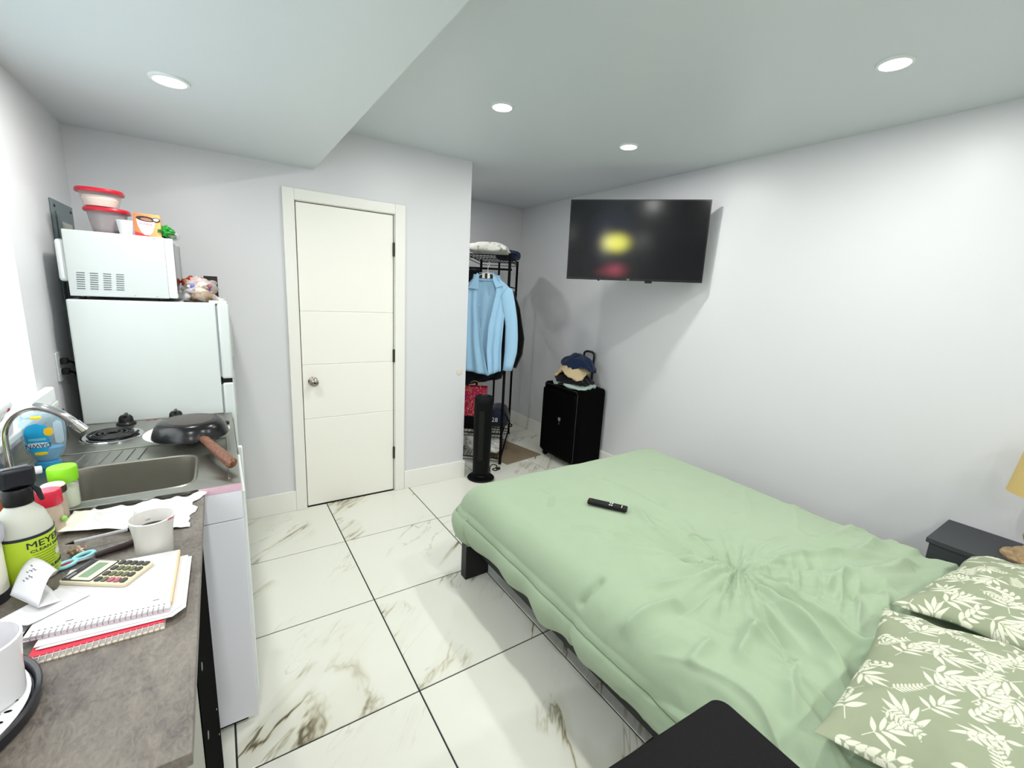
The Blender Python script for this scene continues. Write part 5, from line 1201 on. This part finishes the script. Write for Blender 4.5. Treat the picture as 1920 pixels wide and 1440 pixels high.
MB().tube(smooth_path([(1.90, 3.10, .005), (1.96, 3.20, .005), (2.01, 3.245, .005), (2.035, 3.21, .005), (2.0, 3.165, .005), (1.955, 3.15, .005), (1.965, 3.11, .005), (1.995, 3.125, .006)], 5), .004, 6).build('cord', BLACKM, cb)
MB().box(1.985, 2.02, 3.118, 3.142, .001, .022).build('plug', BLACK, cb, bevel=.005)
MB().tube(smooth_path([(1.80, 2.925, .004), (1.79, 2.915, .004), (1.80, 2.90, .004), (1.815, 2.905, .004)], 4), .0035, 6).build('cord_end', BLACKM, cb)

# ================================================================== SUITCASE AND THE CLOTHES ON IT
su = thing('suitcase', 'large black upright suitcase against the wall at the foot of the bed', 'suitcase', (2.75, 3.03, 0))
NYL = mat('black_nylon', '040405', .8, spec=.06, bump=.3, bscale=500)
CX0, CX1, CY0, CY1 = 2.57, 2.925, 2.795, 3.32
MB().box(CX0+.03, CX1, CY0, CY1, .035, .742).build('shell', NYL, su, bevel=.035, seg=4)
MB().box(CX0, CX0+.04, CY0+.03, CY1-.03, .07, .69).build('front_pocket', NYL, su, bevel=.018, seg=3)
MB().tube([(CX0+.031, CY0+.05, .05), (CX0+.031, CY0+.03, .08), (CX0+.031, CY0+.03, .70), (CX0+.031, CY0+.05, .725), (CX0+.031, CY1-.05, .725), (CX0+.031, CY1-.03, .70), (CX0+.031, CY1-.03, .08)], .004, 6).build('zipper', mat('zip_grey', '24262a', .5), su)
for y in (CY0+.06, CY1-.06):
    for x in (CX0+.06, CX1-.05):
        MB().lathe([(.028, -.012), (.030, -.008), (.030, .008), (.028, .012)], seg=16, M=T(x, y, .030) @ RX(math.pi/2)).build('wheel', BLACK, su)
MB().box(CX0-.004, CX0+.001, 3.00, 3.03, .42, .45).build('badge', mat('badge_silver', 'b9bcc0', .3, .7), su, bevel=.002)
MB().tube([(CX0-.002, 3.015, .42), (CX0-.004, 3.012, .385)], .003, 6).build('zip_pull', CHROME, su)
MB().tube(smooth_path([(2.74, CY1, .40), (2.74, CY1+.022, .43), (2.74, CY1+.022, .52), (2.74, CY1, .55)], 4), .008, 8).build('side_handle', BLACK, su)
TH_ = mat('handle_black', '141417', .35)
MB().tube(smooth_path([(2.908, 3.105, .74), (2.908, 3.11, .95), (2.908, 3.12, 1.02), (2.908, 3.095, 1.045), (2.908, 3.05, 1.05), (2.908, 3.005, 1.045), (2.908, 2.983, 1.02), (2.908, 2.985, .95), (2.908, 2.99, .74)], 4), .011, 10).build('pull_handle', TH_, su)
def drape(name, label, cat, c_, rx, ry, ht, drop, seed, m, th_c=.022, rot=0., rough=.02, nu=46, nv=46, px=2.6):
    """a crumpled garment: domed in the middle, sagging at the rim"""
    def fn(u, v):
        a, bq = 2*u-1, 2*v-1; k = max(abs(a), abs(bq))+1e-6; rr = math.hypot(a, bq)+1e-6; a2, b2 = a*k/rr*(1+.06*math.sin(5*math.atan2(bq, a)+seed)), bq*k/rr*(1+.06*math.sin(4*math.atan2(bq, a)+seed*2))
        r0 = min(1, math.hypot(a2, b2))
        z = ht*(1-r0**px)-drop*max(0, r0-.75)/.25*.5*(1+math.sin(3*math.atan2(b2, a2)+seed))
        z += rough*float(fbm(a2*2.6+seed*3, b2*2.6+seed, 3))*(1-.5*r0)+.006*math.sin(a2*14+4*b2+seed)
        return (a2*rx, b2*ry, z)
    o = MB().grid(fn, nu, nv).build(name, m, local=True, smooth=2.0); o.matrix_world = T(*c_) @ RZ(rot)
    md = o.modifiers.new('thick', 'SOLIDIFY'); md.thickness = th_c; md.offset = -1
    return tag(o, label, cat)
drape('folded_towel', 'pale green folded towel at the bottom of the clothes pile on the suitcase', 'towel', (2.735, 3.03, .768), .165, .225, .012, .012, 2, cloth_mat('pale_green_towel', 'b9cfc6', bump=.5), rough=.012)
drape('black_shirt', 'black garment in the clothes pile between the towel and khaki trousers', 'shirt', (2.73, 3.04, .800), .150, .215, .060, .02, 5, cloth_mat('black_cotton', '0d0d14', bump=.3), rough=.03)
drape('khaki_trousers', 'crumpled khaki trousers in the middle of the clothes pile on the suitcase', 'trousers', (2.715, 3.045, .868), .145, .175, .075, .045, 8, cloth_mat('khaki', 'd8c29a', bump=.3), rough=.045)
drape('blue_jeans', 'dark blue jeans on top of the clothes pile on the suitcase', 'jeans', (2.752, 3.02, .942), .130, .205, .085, .05, 11, DENIM, rough=.035)
